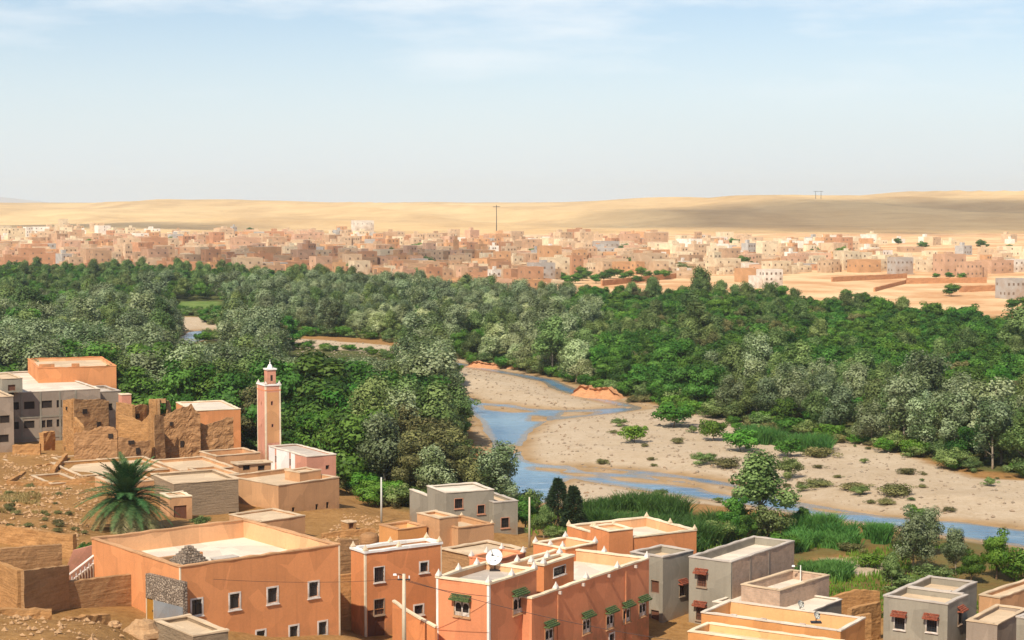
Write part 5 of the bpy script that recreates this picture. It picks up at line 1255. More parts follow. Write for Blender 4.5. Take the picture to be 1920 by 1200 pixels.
proto('pale', 'leaf_pale', 'bark_pale', [dict(H=9, R=3.8, z0=1.0, blobs=54, per=100, leaf=0.30, lobes=6, top=0.6, upright=0.4), dict(H=8, R=3.8, z0=0.8, blobs=50, per=100, leaf=0.3, lobes=7, top=0.65, upright=0.3)])
proto('shrub', 'leaf_bright', 'bark', [dict(H=2.0, R=1.7, z0=0.1, blobs=26, per=60, leaf=0.16, lobes=5, top=0.8, r=0.04), dict(H=2.2, R=1.5, z0=0.1, blobs=24, per=60, leaf=0.16, lobes=5, top=0.7, r=0.04)])
proto('roundbush', 'leaf_dark', 'bark', [dict(H=2.4, R=1.6, z0=0.1, blobs=30, per=60, leaf=0.15, lobes=6, top=0.75, r=0.05)])
proto('drybush', 'leaf_olive', 'bark', [dict(H=1.2, R=1.6, z0=0.05, blobs=22, per=50, leaf=0.14, lobes=6, top=0.8, r=0.03)])
proto('sagebush', 'leaf_sage', 'bark', [dict(H=2.6, R=2.3, z0=0.1, blobs=34, per=70, leaf=0.18, lobes=5, top=0.8, r=0.05)])
KINDW = {'silver': 'silver-leaved poplar', 'sage': 'grey-green willow', 'dark': 'dark green orchard tree', 'bright': 'bright green mulberry tree', 'olive': 'olive-brown tamarisk', 'pale': 'pale green poplar'}
ntree = [0]
def tree(kind, x, y, scale, label, group, i=None, name='tree', z=None, sx=1.0, cat='tree', sh=0.0):
    ps = PROTO[kind]; me, tm, H, R = ps[(i if i is not None else ntree[0]) % len(ps)]; ntree[0] += 1
    z = tz1(x, y) if z is None else z
    o = empty(name, (x, y, z), random.uniform(0, 6.28)); tag(o, label, cat, group); o.scale = (scale * sx, scale * sx, scale)
    link('trunk', tm, o); link('crown', me, o); return o

# woods: dart throwing with a spacing
def scatter(poly, n, seed, smin, smax):
    g = np.random.default_rng(seed); xs_, ys_ = [p[0] for p in poly], [p[1] for p in poly]; out = []; cell = {}
    X = g.uniform(min(xs_), max(xs_), n); Y = g.uniform(min(ys_), max(ys_), n)
    # nearer ground gets as many darts as farther ground does
    ok = inpoly(X, Y, poly) & (wdist(X, Y) > 2.0)
    for c in CLEAR: ok &= ~inpoly(X, Y, c)
    for s_ in SAND: ok &= ~(inpoly(X, Y, s_) & (pdist(X, Y, s_) > 2.5))
    ok &= np.abs(F * X / Y) < 1400
    S = g.uniform(smin, smax, n)
    for x, y, s_ in zip(X[ok], Y[ok], S[ok]):
        s_ *= 1 + max(0, (y - 450)) / 1600
        k = (int(x // 8), int(y // 8)); bad = False
        for a_ in (-1, 0, 1):
            for b_ in (-1, 0, 1):
                for (u, v) in cell.get((k[0] + a_, k[1] + b_), ()):
                    if (u - x) ** 2 + (v - y) ** 2 < s_ * s_: bad = True; break
        if bad: continue
        cell.setdefault(k, []).append((x, y)); out.append((x, y))
    return out
KEEP = [(548, 735, 672, 505), (335, 408, 655, 545), (860, 1010, 708, 430), (886, 1000, 838, 300)]      # river bars that stay in sight: px range, lowest row, distance
cand = []
g = random.Random(11)
def ptx(x, y): return 960 + F * x / y
for (x, y) in scatter(W1, 42000, 1, 4.2, 6.2):
    px = ptx(x, y); q = 0.5 + 0.5 * float(vnoise(np.array([x]), np.array([y]), 32, 3)[0]) + g.uniform(-0.22, 0.22)
    kd = 'silver' if q > 0.50 else 'sage' if q > 0.28 else 'olive' if q > 0.20 else 'bright' if q > 0.16 else 'dark'
    if y < 300 and 520 < px < 690: kd = g.choice(['dark', 'sage', 'dark'])
    if 690 <= px < 960 and y < 262: kd = g.choice(['olive', 'sage', 'olive', 'silver'])
    if px < 420 and y < 350: kd = g.choice(['dark', 'sage', 'dark', 'silver', 'sage', 'silver'])
    sc = g.uniform(0.9, 1.25) * (1.28 if kd in ('dark', 'bright') else 1.0)
    if y < 330: sc *= 1.15
    cand.append([kd, x, y, sc * (1.22 if g.random() < 0.12 else 1.0), 'w1'])
for (x, y) in scatter(W2, 34000, 2, 4.6, 6.6):
    px = ptx(x, y); q = 0.5 + 0.5 * float(vnoise(np.array([x]), np.array([y]), 45, 8)[0]) + g.uniform(-0.25, 0.25)
    kd = 'silver' if q > 0.54 else 'sage' if q > 0.34 else 'dark' if q > 0.15 else 'bright'
    if px > 640 and y < 640: kd = g.choice(['pale', 'pale', 'sage', 'silver', 'bright'])
    if y > 760: kd = g.choice(['dark', 'dark', 'dark', 'sage'])
    cand.append([kd, x, y, g.uniform(0.75, 1.1), 'w2'])
for (x, y) in scatter(W3, 56000, 3, 4.0, 6.2):
    px = ptx(x, y); q = g.random() + 0.25 * float(vnoise(np.array([x]), np.array([y]), 40, 4)[0])
    kd = 'dark' if q < 0.70 else 'bright' if q < 0.93 else 'olive' if q < 0.97 else 'sage'
    edge = np.interp(px, [990, 1080, 1250, 1450, 1700, 1960, 2100], [450, 418, 372, 326, 294, 268, 264])
    sc = g.uniform(0.75, 1.15)
    if px < 1120 and y < 600: kd = g.choice(['pale', 'pale', 'sage', 'silver', 'bright'])
    elif y - edge < 34 and px > 1400: kd = g.choice(['silver', 'silver', 'sage', 'dark']); sc = g.uniform(0.7, 1.0)
    elif y - edge < 60 and px > 1330: kd = g.choice(['silver', 'sage', 'dark', 'olive']); sc = g.uniform(0.75, 0.95)
    cand.append([kd, x, y, sc * (1.25 if g.random() < 0.1 else 1.0), 'w3'])
kept = []
for c in cand:
    kd, x, y, sc, wd_ = c
    H, R = max(p[2] for p in PROTO[kd]) * sc, max(p[3] for p in PROTO[kd]) * sc; px = ptx(x, y); s_ = F / y; ok = True
    for (x0, x1, yb, Dk) in KEEP:
        if y < Dk and px + R * s_ * 0.8 > x0 and px - R * s_ * 0.8 < x1:
            zmax = at(px, yb + 4, y).z - 1.4
            if H > zmax: 
                if zmax < 1.6: ok = False
                else: c[3] *= zmax / H; H = zmax
    if ok: kept.append(c)
fx, fy = np.array([c[1] for c in kept]), np.array([c[2] for c in kept]); bad = np.zeros(len(kept), bool)
for fp in FOOT: bad |= inpoly(fx, fy, fp) | (pdist(fx, fy, fp) < 1.5)
kept = [c for c, q in zip(kept, bad) if not q]
kept.sort(key=lambda c: c[2] / (PROTO[c[0]][0][2] * c[3]) + (0 if abs(ptx(c[1], c[2]) - 960) < 1000 else 999))
NIND = 270
# every crown shape stands at least once as a tree of its own
firsts = []
for k in PROTO: firsts += [c for c in kept[NIND:] if c[0] == k][:len(PROTO[k]) if not any(c[0] == k for c in kept[:NIND]) else 0]
kept = kept[:NIND] + firsts + [c for c in kept[NIND:] if not any(c is q for q in firsts)]; NIND += len(firsts)
PLACEW = {'w1': 'in the wood between the village and the river', 'w2': 'in the tree belt before the far town', 'w3': 'in the dense wood on the far river bank'}
def zone(c):
    px, D = ptx(c[1], c[2]), c[2]
    if c[4] == 'w1':
        if px < 240 and D < 345: return 'behind the unfinished concrete block'
        if px < 460 and D < 330: return 'behind the ruined kasbah'
        if px < 640 and D < 300: return 'just behind the minaret and mosque'
        if px < 800 and D < 262: return 'behind the pale slim pole'
        if D < 270: return 'beside the stepped grey house and river bend'
        if D < 300: return 'bordering the blue pool'
        return 'in the middle of the near wood' if D < 380 else 'near the dry upstream river bed'
    if c[4] == 'w2': return 'across the upstream river bed'
    e = float(np.interp(px, [990, 1080, 1250, 1450, 1700, 1960, 2100], [450, 418, 372, 326, 294, 268, 264]))
    if px < 1310: return 'above the orange earth bluffs'
    if D < e + 14: return 'fringing the open gravel bar'
    return 'in the second row behind the gravel bar' if D < e + 36 else 'deep in the dense far-bank wood'
zs_ = tz(np.array([c[1] for c in kept]), np.array([c[2] for c in kept]))
for c, z in zip(kept[:NIND], zs_[:NIND]):
    size = 'tall' if PROTO[c[0]][0][2] * c[3] > 9.5 else 'small' if PROTO[c[0]][0][2] * c[3] < 6.5 else 'medium'
    nm = KINDW[c[0]]; tree(c[0], c[1], c[2], c[3], f'{size} {nm} {zone(c)}', f'{size} {nm}s {zone(c)}', name=nm.split()[-1] + '_tree' if 'tree' not in nm else nm.split()[-2] + '_tree', z=float(z))
# the rest of the woods: one mass per kind, real tree crowns set out on points
def mass(kind, pts, label):
    me = bpy.data.meshes.new('woodland'); me.vertices.add(len(pts)); me.vertices.foreach_set('co', np.array([p[:3] for p in pts], np.float32).ravel())
    for k, col_, ty in (('sc', 3, 'FLOAT'), ('rot', 4, 'FLOAT')):
        a_ = me.attributes.new(k, ty, 'POINT'); a_.data.foreach_set('value', np.array([p[col_] for p in pts], np.float32))
    a_ = me.attributes.new('idx', 'INT', 'POINT'); a_.data.foreach_set('value', np.array([i % len(PROTO[kind]) for i in range(len(pts))], np.int32))
    o = link('woodland', me); tag(o, label, 'woodland', None, 'stuff')
    ng = bpy.data.node_groups.new('woodland_' + kind, 'GeometryNodeTree'); ng.interface.new_socket('Geometry', in_out='INPUT', socket_type='NodeSocketGeometry'); ng.interface.new_socket('Geometry', in_out='OUTPUT', socket_type='NodeSocketGeometry')
    n, l = ng.nodes, ng.links; gi = n.new('NodeGroupInput'); go = n.new('NodeGroupOutput'); ip = n.new('GeometryNodeInstanceOnPoints'); jn = n.new('GeometryNodeJoinGeometry')
    objs = []
    for (m_, _, _, _) in PROTO[kind]:
        ob = next(q for q in bpy.data.objects if q.data is m_ and q.type == 'MESH'); objs.append(ob)
    for ob in reversed(objs):
        oi = n.new('GeometryNodeObjectInfo'); oi.inputs['Object'].default_value = ob; oi.inputs['As Instance'].default_value = True; l.new(oi.outputs['Geometry'], jn.inputs[0])
    def na(nm_, ty):
        q = n.new('GeometryNodeInputNamedAttribute'); q.data_type = ty; q.inputs['Name'].default_value = nm_; return q.outputs['Attribute']
    l.new(gi.outputs[0], ip.inputs['Points']); l.new(jn.outputs[0], ip.inputs['Instance']); ip.inputs['Pick Instance'].default_value = True
    l.new(na('idx', 'INT'), ip.inputs['Instance Index']); l.new(na('sc', 'FLOAT'), ip.inputs['Scale'])
    cx = n.new('ShaderNodeCombineXYZ'); l.new(na('rot', 'FLOAT'), cx.inputs['Z']); l.new(cx.outputs[0], ip.inputs['Rotation'])
    l.new(ip.outputs[0], go.inputs[0]); md = o.modifiers.new('crowns', 'NODES'); md.node_group = ng
rest = {}
for c, z in zip(kept[NIND:], zs_[NIND:]): rest.setdefault(c[0], []).append((c[1], c[2], float(z) - 0.4, c[3], random.uniform(0, 6.28)))
for k, pts in rest.items():
    if not any(q.type == 'MESH' and q.data in [p[0] for p in PROTO[k]] for q in bpy.data.objects): continue
    have = [p for p in PROTO[k] if any(q.type == 'MESH' and q.data is p[0] for q in bpy.data.objects)]
    PROTO[k] = have
    mass(k, pts, f'mass of {KINDW[k]}s filling the valley woods')
print('trees', len(kept), {k: len(v) for k, v in rest.items()})

# --- single trees and shrubs near the village and on the bars
def tpx(kind, px, yb, ht, label, group=None, D=None, name='tree', i=None, sx=1.0, cat='tree'):
    """a tree whose foot stands where the sight line meets the ground, ht in photograph pixels"""
    p = hit(px, yb) if D is None else Vector((W(px, D)[0], D, 0)); s_ = F / p.y
    H = PROTO[kind][(i or 0) % len(PROTO[kind])][2]
    return tree(kind, p.x, p.y, ht / s_ / H, label, group, i or 0, name, sx=sx, cat=cat)
tpx('sage', 1425, 1003, 160, 'tall feathery grey poplar standing alone between reeds and river', None, None, 'poplar_tree', 1, 1.15)
tpx('dark', 1376, 1010, 84, 'dark round bush at the foot of the lone grey poplar', None, None, 'bush', 0, 0.8, 'bush')
tpx('dark', 1505, 998, 46, 'dark spiky bush beside the blue river channel', None, None, 'bush', 1, 0.9, 'bush')
tpx('sage', 1020, 1012, 62, 'round grey-green olive bush beside the slim tan pole', None, None, 'bush', 0, 0.95, 'bush')
tpx('sagebush', 1040, 1020, 30, 'low silvery bush under the round olive bush', None, None, 'bush', 0, 1, 'bush')
tpx('silver', 1712, 1075, 125, 'leafy silver poplar crowding the bank behind the grey corner house', None, None, 'poplar_tree', 2, 0.9)
tpx('silver', 1792, 1080, 92, 'shorter silver poplar with forked pale trunk beside the river', None, None, 'poplar_tree', 0, 0.85)
tpx('sage', 1672, 1112, 75, 'grey-green thicket at the corner of the sandy patch', None, None, 'bush', 1, 0.9, 'bush')
tpx('bright', 1868, 1088, 92, 'bright green leafy tree beside the forked silver poplar', None, None, 'tree', 0, 0.8)
tpx('bright', 1925, 1095, 70, 'broad green bush at the river end of the village', None, None, 'bush', 1, 1.0, 'bush')
tpx('bright', 1720, 985, 38, 'bright green clump overhanging the river channel', None, None, 'bush', 1, 1.1, 'bush')
tpx('dark', 960, 965, 60, 'dark green tree leaning over the pool behind the stepped grey house', None, 214, 'tree', 0, 0.8)
tpx('sagebush', 372, 988, 26, 'small silvery shrub beside the ochre porch', None, 189, 'bush', 0, 1.1, 'bush')
tpx('dark', 152, 1052, 70, 'dark fir-like bush behind the compound stair', None, 158, 'bush', 1, 0.7, 'bush')
tpx('shrub', 35, 1028, 30, 'dusty shrub behind the back compound wall', None, 160, 'bush', 0, 1.1, 'bush')
tree('bright', W(602, 266)[0], 266, 1.3, 'broad bright green tree standing beside the mosque hall', None, 0, 'tree', sx=1.1)
gq = random.Random(9)
for _ in range(26):
    x, y = W(gq.uniform(5, 170), 1)[0], gq.uniform(176, 212); tree('drybush', x * y, y, gq.uniform(0.2, 0.5), 'small dry scrub tuft on the bare slope left of the palm'.replace('left of', 'beside'), 'scrub tufts on the bare slope', 0, 'tuft', sx=gq.uniform(0.8, 1.3), cat='tuft')
SH = [('shrub', 1262, 802, 46, 1.2, 'large bright green shrub on the gravel bar'), ('shrub', 1190, 831, 34, 1.0, 'round green shrub at the edge of the wet sand'), ('shrub', 1335, 828, 40, 0.9, 'upright green shrub in the middle of the gravel bar'),
      ('shrub', 1390, 848, 42, 1.1, 'spreading green shrub beside the flat red sand'), ('sagebush', 1316, 872, 24, 1.2, 'low grey shrub close to the river edge'), ('drybush', 1362, 878, 20, 1.3, 'low brown scrub next to the grey river shrub'),
      ('shrub', 1478, 858, 34, 1.1, 'loose green shrub above the lone poplar'), ('drybush', 1535, 858, 20, 1.4, 'low spreading scrub on the upper gravel bar'), ('sagebush', 1478, 900, 42, 0.8, 'yellow-green shrub beside the lone poplar'),
      ('drybush', 1600, 918, 12, 2.4, 'long flat dark scrub along the bar'), ('drybush', 1678, 930, 24, 1.3, 'dark brown scrub mound on the open gravel'), ('drybush', 1660, 948, 12, 1.5, 'tiny scrub by the river margin'),
      ('drybush', 1535, 912, 14, 2.0, 'flat olive scrub behind the lone poplar'), ('shrub', 1232, 735, 44, 0.9, 'green shrub on the red earth bank'), ('sagebush', 1160, 800, 16, 1.3, 'thin scrub on the sand above the bend'),
      ('drybush', 1130, 872, 10, 1.2, 'single dark tuft on the inner sand spit'), ('drybush', 1270, 832, 12, 1.0, 'small dark tuft among white stones'), ('drybush', 1415, 800, 12, 1.6, 'small tuft below the far wood edge'), ('drybush', 1700, 890, 12, 1.6, 'thin tuft at the wood edge on the gravel')]
for kd, px, yb, ht, sx, lab in SH: tpx(kd, px, yb, ht, lab, 'shrubs on the gravel bars', None, 'shrub', 0, sx, 'shrub')
gs = random.Random(5)
k_ = 0
while k_ < 46:      # scattered tufts over the bar
    px, py = gs.uniform(1140, 1900), gs.uniform(770, 985)
    p = on(px, py, 0.6)
    if inpoly(np.array([p.x]), np.array([p.y]), SAND[0])[0] and float(wdist(np.array([p.x]), np.array([p.y]))[0]) > 2.5:
        tree('drybush' if gs.random() < 0.7 else 'sagebush', p.x, p.y, gs.uniform(0.18, 0.55), 'knee-high dry tuft dotted over the gravel bar', 'small tufts on the gravel bar', 0, 'tuft', sx=gs.uniform(0.9, 1.5), cat='tuft'); k_ += 1

for (kd, px, D, ht, sx, lab) in [('silver', 1748, 205, 95, 0.9, 'bushy silver poplar between the two riverside poplars'), ('sagebush', 1758, 188, 40, 1.3, 'grey bush under the riverside poplars'), ('bright', 1830, 189, 60, 0.9, 'green bush filling the gap by the forked poplar'), ('sagebush', 1700, 184, 36, 1.4, 'silvery bush close behind the grey corner house'),
                                ('sagebush', 1442, 216, 62, 0.9, 'grey bush hugging the trunk of the lone poplar'), ('dark', 1405, 212, 60, 0.9, 'dark bush in front of the lone poplar trunk'), ('shrub', 1470, 206, 36, 1.3, 'green bush between the poplar and the reed band'), ('sagebush', 1345, 212, 46, 1.2, 'grey bush at the end of the thick reed bed'), ('drybush', 1600, 208, 16, 1.6, 'brown scrub above the sandy patch'), ('shrub', 1640, 199, 26, 1.4, 'green scrub beside the sandy patch'), ('dark', 985, 205, 58, 0.9, 'dark bush between the pole and the pool')]:
    tpx(kd, px, 1000, ht, lab, None, D, 'bush', 0, sx, 'bush')
def undergrowth(kind, pts, label):
    KINDW[kind] = kind; mass(kind, pts, label)
gu = np.random.default_rng(77); ug = {'shrub': [], 'sagebush': [], 'drybush': []}; ux, uy = [], []
for poly in (W1, W3, W2):
    for i in range(len(poly)):
        (x0, y0), (x1, y1) = poly[i], poly[(i + 1) % len(poly)]; L_ = math.hypot(x1 - x0, y1 - y0); t = gu.random(int(L_ / 1.3))
        ux.append(x0 + (x1 - x0) * t + gu.normal(size=len(t)) * 2.6); uy.append(y0 + (y1 - y0) * t + gu.normal(size=len(t)) * 2.6)
ux, uy = np.concatenate(ux), np.concatenate(uy); ok = (np.abs(F * ux / uy) < 1400) & (wdist(ux, uy) > 1.0)  & ~((uy > 245) & (uy < 420) & (F * ux / uy > -100) & (F * ux / uy < 60) & (ux < 8))
for fp in FOOT: ok &= ~inpoly(ux, uy, fp)
ux, uy = ux[ok], uy[ok]; uz = tz(ux, uy) - 0.1
for x, y, z in zip(ux, uy, uz): ug[gu.choice(['shrub', 'shrub', 'sagebush', 'drybush'])].append((x, y, z, gu.uniform(0.7, 1.7) * (0.6 if 400 < y < 520 and x < -20 else 1.0), gu.uniform(0, 6.28)))
for k, lab in (('shrub', 'green undergrowth along the edges of the valley woods'), ('sagebush', 'grey-green undergrowth along the edges of the valley woods'), ('drybush', 'brown scrub along the edges of the valley woods')):
    PROTO[k] = [p for p in PROTO[k] if any(q.type == 'MESH' and q.data is p[0] for q in bpy.data.objects)]; mass(k, ug[k], lab)

# conifers
def conifer(label, px, D, ytop, R=1.6, seed=1):
    x = W(px, D)[0]; z = tz1(x, D); H = zy(ytop, D) - z
    g_ = np.random.default_rng(seed); n = 5200
    t = g_.random(n) ** 0.8; a_ = g_.uniform(0, 6.28, n); lay = np.sin(t * 38 + a_ * 1.0) * 0.12
    r = R * (1 - t) ** 0.75 * (0.55 + 0.45 * g_.random(n) ** 0.5) * (1 + lay + 0.25 * np.sin(a_ * 3 + t * 9))
    P = np.stack([r * np.cos(a_), r * np.sin(a_), 0.5 + t * (H - 0.5) - r * 0.25], -1)
    d = np.stack([np.cos(a_), np.sin(a_), np.full(n, -0.1)], -1) + g_.normal(size=(n, 3)) * 0.35; d /= np.linalg.norm(d, axis=1)[:, None]
    s = np.cross(d, g_.normal(size=(n, 3))); s /= np.linalg.norm(s, axis=1)[:, None]; L = g_.uniform(0.25, 0.55, n)[:, None]
    V = np.stack([P - s * 0.05, P + s * 0.05, P + d * L + s * 0.03, P + d * L - s * 0.03], 1).reshape(-1, 3)
    o = empty('conifer_tree', (x, D, z)); tag(o, label, 'tree', 'dark conifers by the pool')
    cme = npmesh('crown', V, np.arange(n * 4).reshape(-1, 4), M['leaf_conifer']); ca = cme.attributes.new('clump', 'FLOAT', 'FACE'); ca.data.foreach_set('value', g_.random(n).astype(np.float32)); link('crown', cme, o)
    b = MB(); b.tube([(0, 0, -0.4), (0, 0, H * 0.5), (0, 0, H * 0.95)], [0.2, 0.13, 0.03], 7); b.build('trunk', M['bark'], o)
conifer('taller of two dark conifers beside the pool', 1047, 211, 897, 2.0, 1); conifer('shorter of two dark conifers beside the pool', 1076, 210, 912, 1.5, 2)

# reeds
RB = [('reeds', 'thick green reed bed behind the low orange horned house', [(1085, 238), (1230, 236), (1345, 226), (1400, 208), (1300, 196), (1100, 200)], 9000, 1.0, 2.9),
      ('reeds', 'band of tall green reeds between the poplar and the river', [(1480, 222), (1560, 224), (1672, 222), (1676, 212), (1560, 206), (1482, 206)], 5600, 0.9, 2.5),
      ('reeds', 'small reed clump beside the brick annex', [(1490, 197), (1560, 198), (1606, 195), (1600, 187), (1500, 188)], 2000, 0.8, 1.7),
      ('reeds', 'short green rushes along the far wood edge', [(1395, 318), (1470, 306), (1560, 300), (1560, 292), (1470, 297), (1395, 308)], 2600, 1.5, 3.0)]
for nm, lab, pl, n_, h0, h1 in RB: blades(nm, lab, [W(*p) for p in pl], int(n_ * 1.3), h0, h1, 0.075, M['reed'], len(lab), 0.95, 3.0)
blades('bank_grass', 'rough green grass under the riverside trees', [W(*p) for p in [(990, 236), (1400, 224), (1950, 214), (1950, 170), (1650, 172), (1250, 178), (990, 190)]], 16000, 0.25, 0.8, 0.06, M['leaf_bright'], 31, 0.5, 7)

# palm
def palm(px, D, ybase):
    x = W(px, D)[0]; z = tz1(x, D)
    o = empty('palm_tree', (x, D, z)); tag(o, 'full dark green date palm on the slope beside the orange house', 'palm tree')
    b = MB(); TH_ = 3.0
    for i in range(12): b.lathe([(0.42 - 0.008 * i, i * 0.25 - 0.3), (0.47 - 0.008 * i, i * 0.25 - 0.1), (0.36, i * 0.25 - 0.055)], 10)
    b.build('trunk', M['bark'], o)
    def frond(L, droop, m, seed):
        g_ = np.random.default_rng(seed); V = []; n = 54
        def pt(t): return np.array([L * (t - 0.12 * droop * t * t), 0, L * (0.25 * t * (1 - t) - droop * 0.62 * t * t)])
        pts = [tuple(pt(t)) for t in np.linspace(0, 1, 9)]
        mb = MB(); mb.tube(pts, [0.05 * (1 - 0.8 * t) for t in np.linspace(0, 1, 9)], 4, False)
        for t in np.linspace(0.12, 0.99, n):
            p = pt(t); d = pt(min(1, t + 0.02)) - pt(t - 0.02); d /= np.linalg.norm(d)
            ll = 1.05 * math.sin(math.pi * (0.15 + 0.8 * t)) * g_.uniform(0.8, 1.1)
            for sd in (-1, 1):
                e = d * 0.75 + np.array([0, sd * 0.8, 0.25 + g_.uniform(-.15, .15)]); e /= np.linalg.norm(e); tip = p + e * ll + np.array([0, 0, -0.18 * ll]); wv = d * 0.042
                mb.quad(tuple(p - wv), tuple(p + wv), tuple((p + tip) / 2 + wv * 0.9 + np.array([0, 0, .03])), tuple((p + tip) / 2 - wv * 0.9 + np.array([0, 0, .03])))
                mb.tri(tuple((p + tip) / 2 - wv * 0.9 + np.array([0, 0, .03])), tuple((p + tip) / 2 + wv * 0.9 + np.array([0, 0, .03])), tuple(tip))
        fme = mb.mesh('frond', m); ca = fme.attributes.new('clump', 'FLOAT', 'FACE'); ca.data.foreach_set('value', g_.uniform(0.15, 0.8, len(fme.polygons)).astype(np.float32)); return fme
    fm = [frond(5.0, 0.45, M['leaf_palm'], 1), frond(4.9, 0.85, M['leaf_palm'], 2), frond(4.6, 1.2, M['leaf_palm'], 3), frond(4.4, 1.5, M['leaf_palm_yellow'], 4)]
    gp = random.Random(3)
    for i in range(96):
        t = i / 96; el = math.radians(88 - 92 * t ** 0.8) + gp.uniform(-.12, .12); k = 0 if t < 0.28 else 1 if t < 0.5 else 2 if t < 0.74 else 3
        link('frond', fm[k], o, (0, 0, TH_ - 0.25 * t), (gp.uniform(-.15, .15), -el, i * 2.39996 + gp.uniform(-.1, .1)), (gp.uniform(.9, 1.12),) * 3)
palm(232, 186, 1000)

# red earth banks at the far side of the bend
def bank(label, px0, px1, yb, ht, seed):
    a_ = on(px0, yb, 0.6); b_ = on(px1, yb + 8, 0.6)
    mudwall('earth_bank', label, (a_.x, a_.y + 2), (b_.x, b_.y + 2), 0.0, [(0, 0.6), (0.12, ht), (0.4, ht * 0.75), (0.7, ht * 0.9), (0.9, ht * 0.6), (1, 0.4)], 4.5, 'redbank', 0.5, 'bank', seg=0.6, batter=1.6)
bank('crumbling orange earth bluff across the river bend', 1078, 1168, 738, 2.6, 1); bank('second orange earth cutting under the far wood', 1250, 1305, 778, 2.6, 2)
bank('low orange earth cutting by the upstream channel', 880, 1000, 684, 1.4, 3)

# ------------------------------------------------------------------ far town
TOWN = {'red clay': (0.52, 0.275, 0.155), 'brown clay': (0.50, 0.325, 0.20), 'pink': (0.61, 0.385, 0.255), 'orange': (0.62, 0.35, 0.18), 'tan': (0.62, 0.45, 0.29), 'cream': (0.76, 0.63, 0.43), 'white': (0.80, 0.75, 0.66), 'grey cement': (0.45, 0.43, 0.40)}
for k, c in TOWN.items(): M['t_' + k] = plaster('town_' + k.replace(' ', '_'), c, var=0.1, stain=tuple(x * 0.8 for x in c), stain_amt=0.25, bump=0, fine=1.0)
def unit_wall():
    b = MB(); t, r = 0.045, 0.9
    o4 = [(-.5, -.5), (.5, -.5), (.5, .5), (-.5, .5)]; i4 = [(x * (1 - 2 * t), y * (1 - 2 * t)) for x, y in o4]
    for i in range(4):
        (x0, y0), (x1, y1) = o4[i], o4[(i + 1) % 4]; (u0, v0), (u1, v1) = i4[i], i4[(i + 1) % 4]
        b.quad((x0, y0, 0), (x1, y1, 0), (x1, y1, 1), (x0, y0, 1)); b.quad((x0, y0, 1), (x1, y1, 1), (u1, v1, 1), (u0, v0, 1)); b.quad((u0, v0, 1), (u1, v1, 1), (u1, v1, r), (u0, v0, r))
    return b.mesh('wall')
def unit_roof(): b = MB(); b.quad((-.46, -.46, .9), (.46, -.46, .9), (.46, .46, .9), (-.46, .46, .9)); return b.mesh('roof', M['roof_sand'])
def unit_box(): b = MB(); b.box(-.5, -.5, 0, .5, .5, 1); return b.mesh('stair_hut')
M['town_window'] = flat('muted_brown_window', (0.19, 0.13, 0.09), rough=0.6)  # lightened brown keeps the far windows low in contrast
def unit_win():
    b = MB(); b.box(-.5, -.03, -.5, .5, .02, .5); return b.mesh('window', M['town_window'])
UW, UR, UB, UWN = unit_wall(), unit_roof(), unit_box(), unit_win()
for me in (UW, UB): me.materials.append(M['t_tan'])
def omat(o, m):
    o.material_slots[0].link = 'OBJECT'; o.material_slots[0].material = m
def far_house(x, y, z, w_, d_, h_, rz, colr, label, group, hut=True, wins=(2, 3), name='town_house', cat='house', seed=0):
    g_ = random.Random(seed); m = M['t_' + colr]
    o = empty(name, (x, y, z - 0.6), rz); tag(o, label, cat, group); H = h_ + 0.6
    a_ = link('wall', UW, o, (0, 0, 0), (0, 0, 0), (w_, d_, H)); omat(a_, m)
    link('roof', UR, o, (0, 0, 0), (0, 0, 0), (w_, d_, H))
    if hut:
        hb_ = link('stair_hut', UB, o, (g_.uniform(-.25, .25) * w_, g_.uniform(0, .25) * d_, H * 0.9 + 0.005), (0, 0, 0), (w_ * 0.28, d_ * 0.3, 2.3)); omat(hb_, m)
    if g_.random() < 0.55 and w_ < 16:
        sd = g_.choice([-1, 1]); wg = link('wing', UW, o, (sd * w_ * (0.5 + 0.22), g_.uniform(-.1, .2) * d_, 0), (0, 0, 0), (w_ * 0.44, d_ * g_.uniform(.55, .9), H * g_.uniform(.45, .75))); omat(wg, m)
        wr = link('roof', UR, wg)
    rows, cols = wins
    for r in range(rows):
        zc = 0.6 + (r + 0.58) * h_ * 0.9 / rows
        for c in range(cols):
            if g_.random() < 0.12: continue
            link('window', UWN, o, ((c + 0.5) / cols * w_ - w_ / 2, -d_ / 2 - 0.01, zc), (0, 0, 0), (0.9, 1, 1.05))
        for c in range(max(1, cols - 1)):
            if g_.random() < 0.35: continue
            link('window', UWN, o, (-w_ / 2 - 0.01, (c + 0.5) / max(1, cols - 1) * d_ - d_ / 2, zc), (0, 0, -math.pi / 2), (0.9, 1, 1.05))
    return o
def D_of(y):     # distance whose ground shows on that row
    Ds = np.arange(620, 3300, 10.0); zz = np.where(Ds < 2000, np.interp(Ds, [600, 680, 780, 2000], [2.0, 3.0, 4.4, 10.5]), hillz(np.full(Ds.shape, -300.0), Ds)); ys_ = 385 + (CZ - zz) / Ds * F
    return float(np.interp(-y, -ys_, Ds))
LAND = []   # landmarks: px, base row, width px, height px, colour, rows, cols, label
def landmark(px, yb, wpx, hpx, colr, wins, label, rz=22, depth=0.8, hut=False, name='town_house', cat='house'):
    D = D_of(yb); x = W(px, D)[0]; z = tz1(x, D); s_ = F / D
    c_, sn_ = math.cos(math.radians(rz)), math.sin(math.radians(rz)); w_ = wpx / s_ / (c_ + depth * sn_)
    far_house(x, D, z, w_, w_ * depth, hpx / s_, math.radians(rz), colr, label, None, hut, wins, name, cat, int(px)); LAND.append((x, D, w_))
landmark(1688, 514, 46, 32, 'grey cement', (2, 4), 'square grey cement block with dark windows beside the pink houses', name='apartment_block')
landmark(1443, 540, 48, 34, 'white', (3, 4), 'pale grey three-storey block at the edge of the open earth', name='apartment_block')
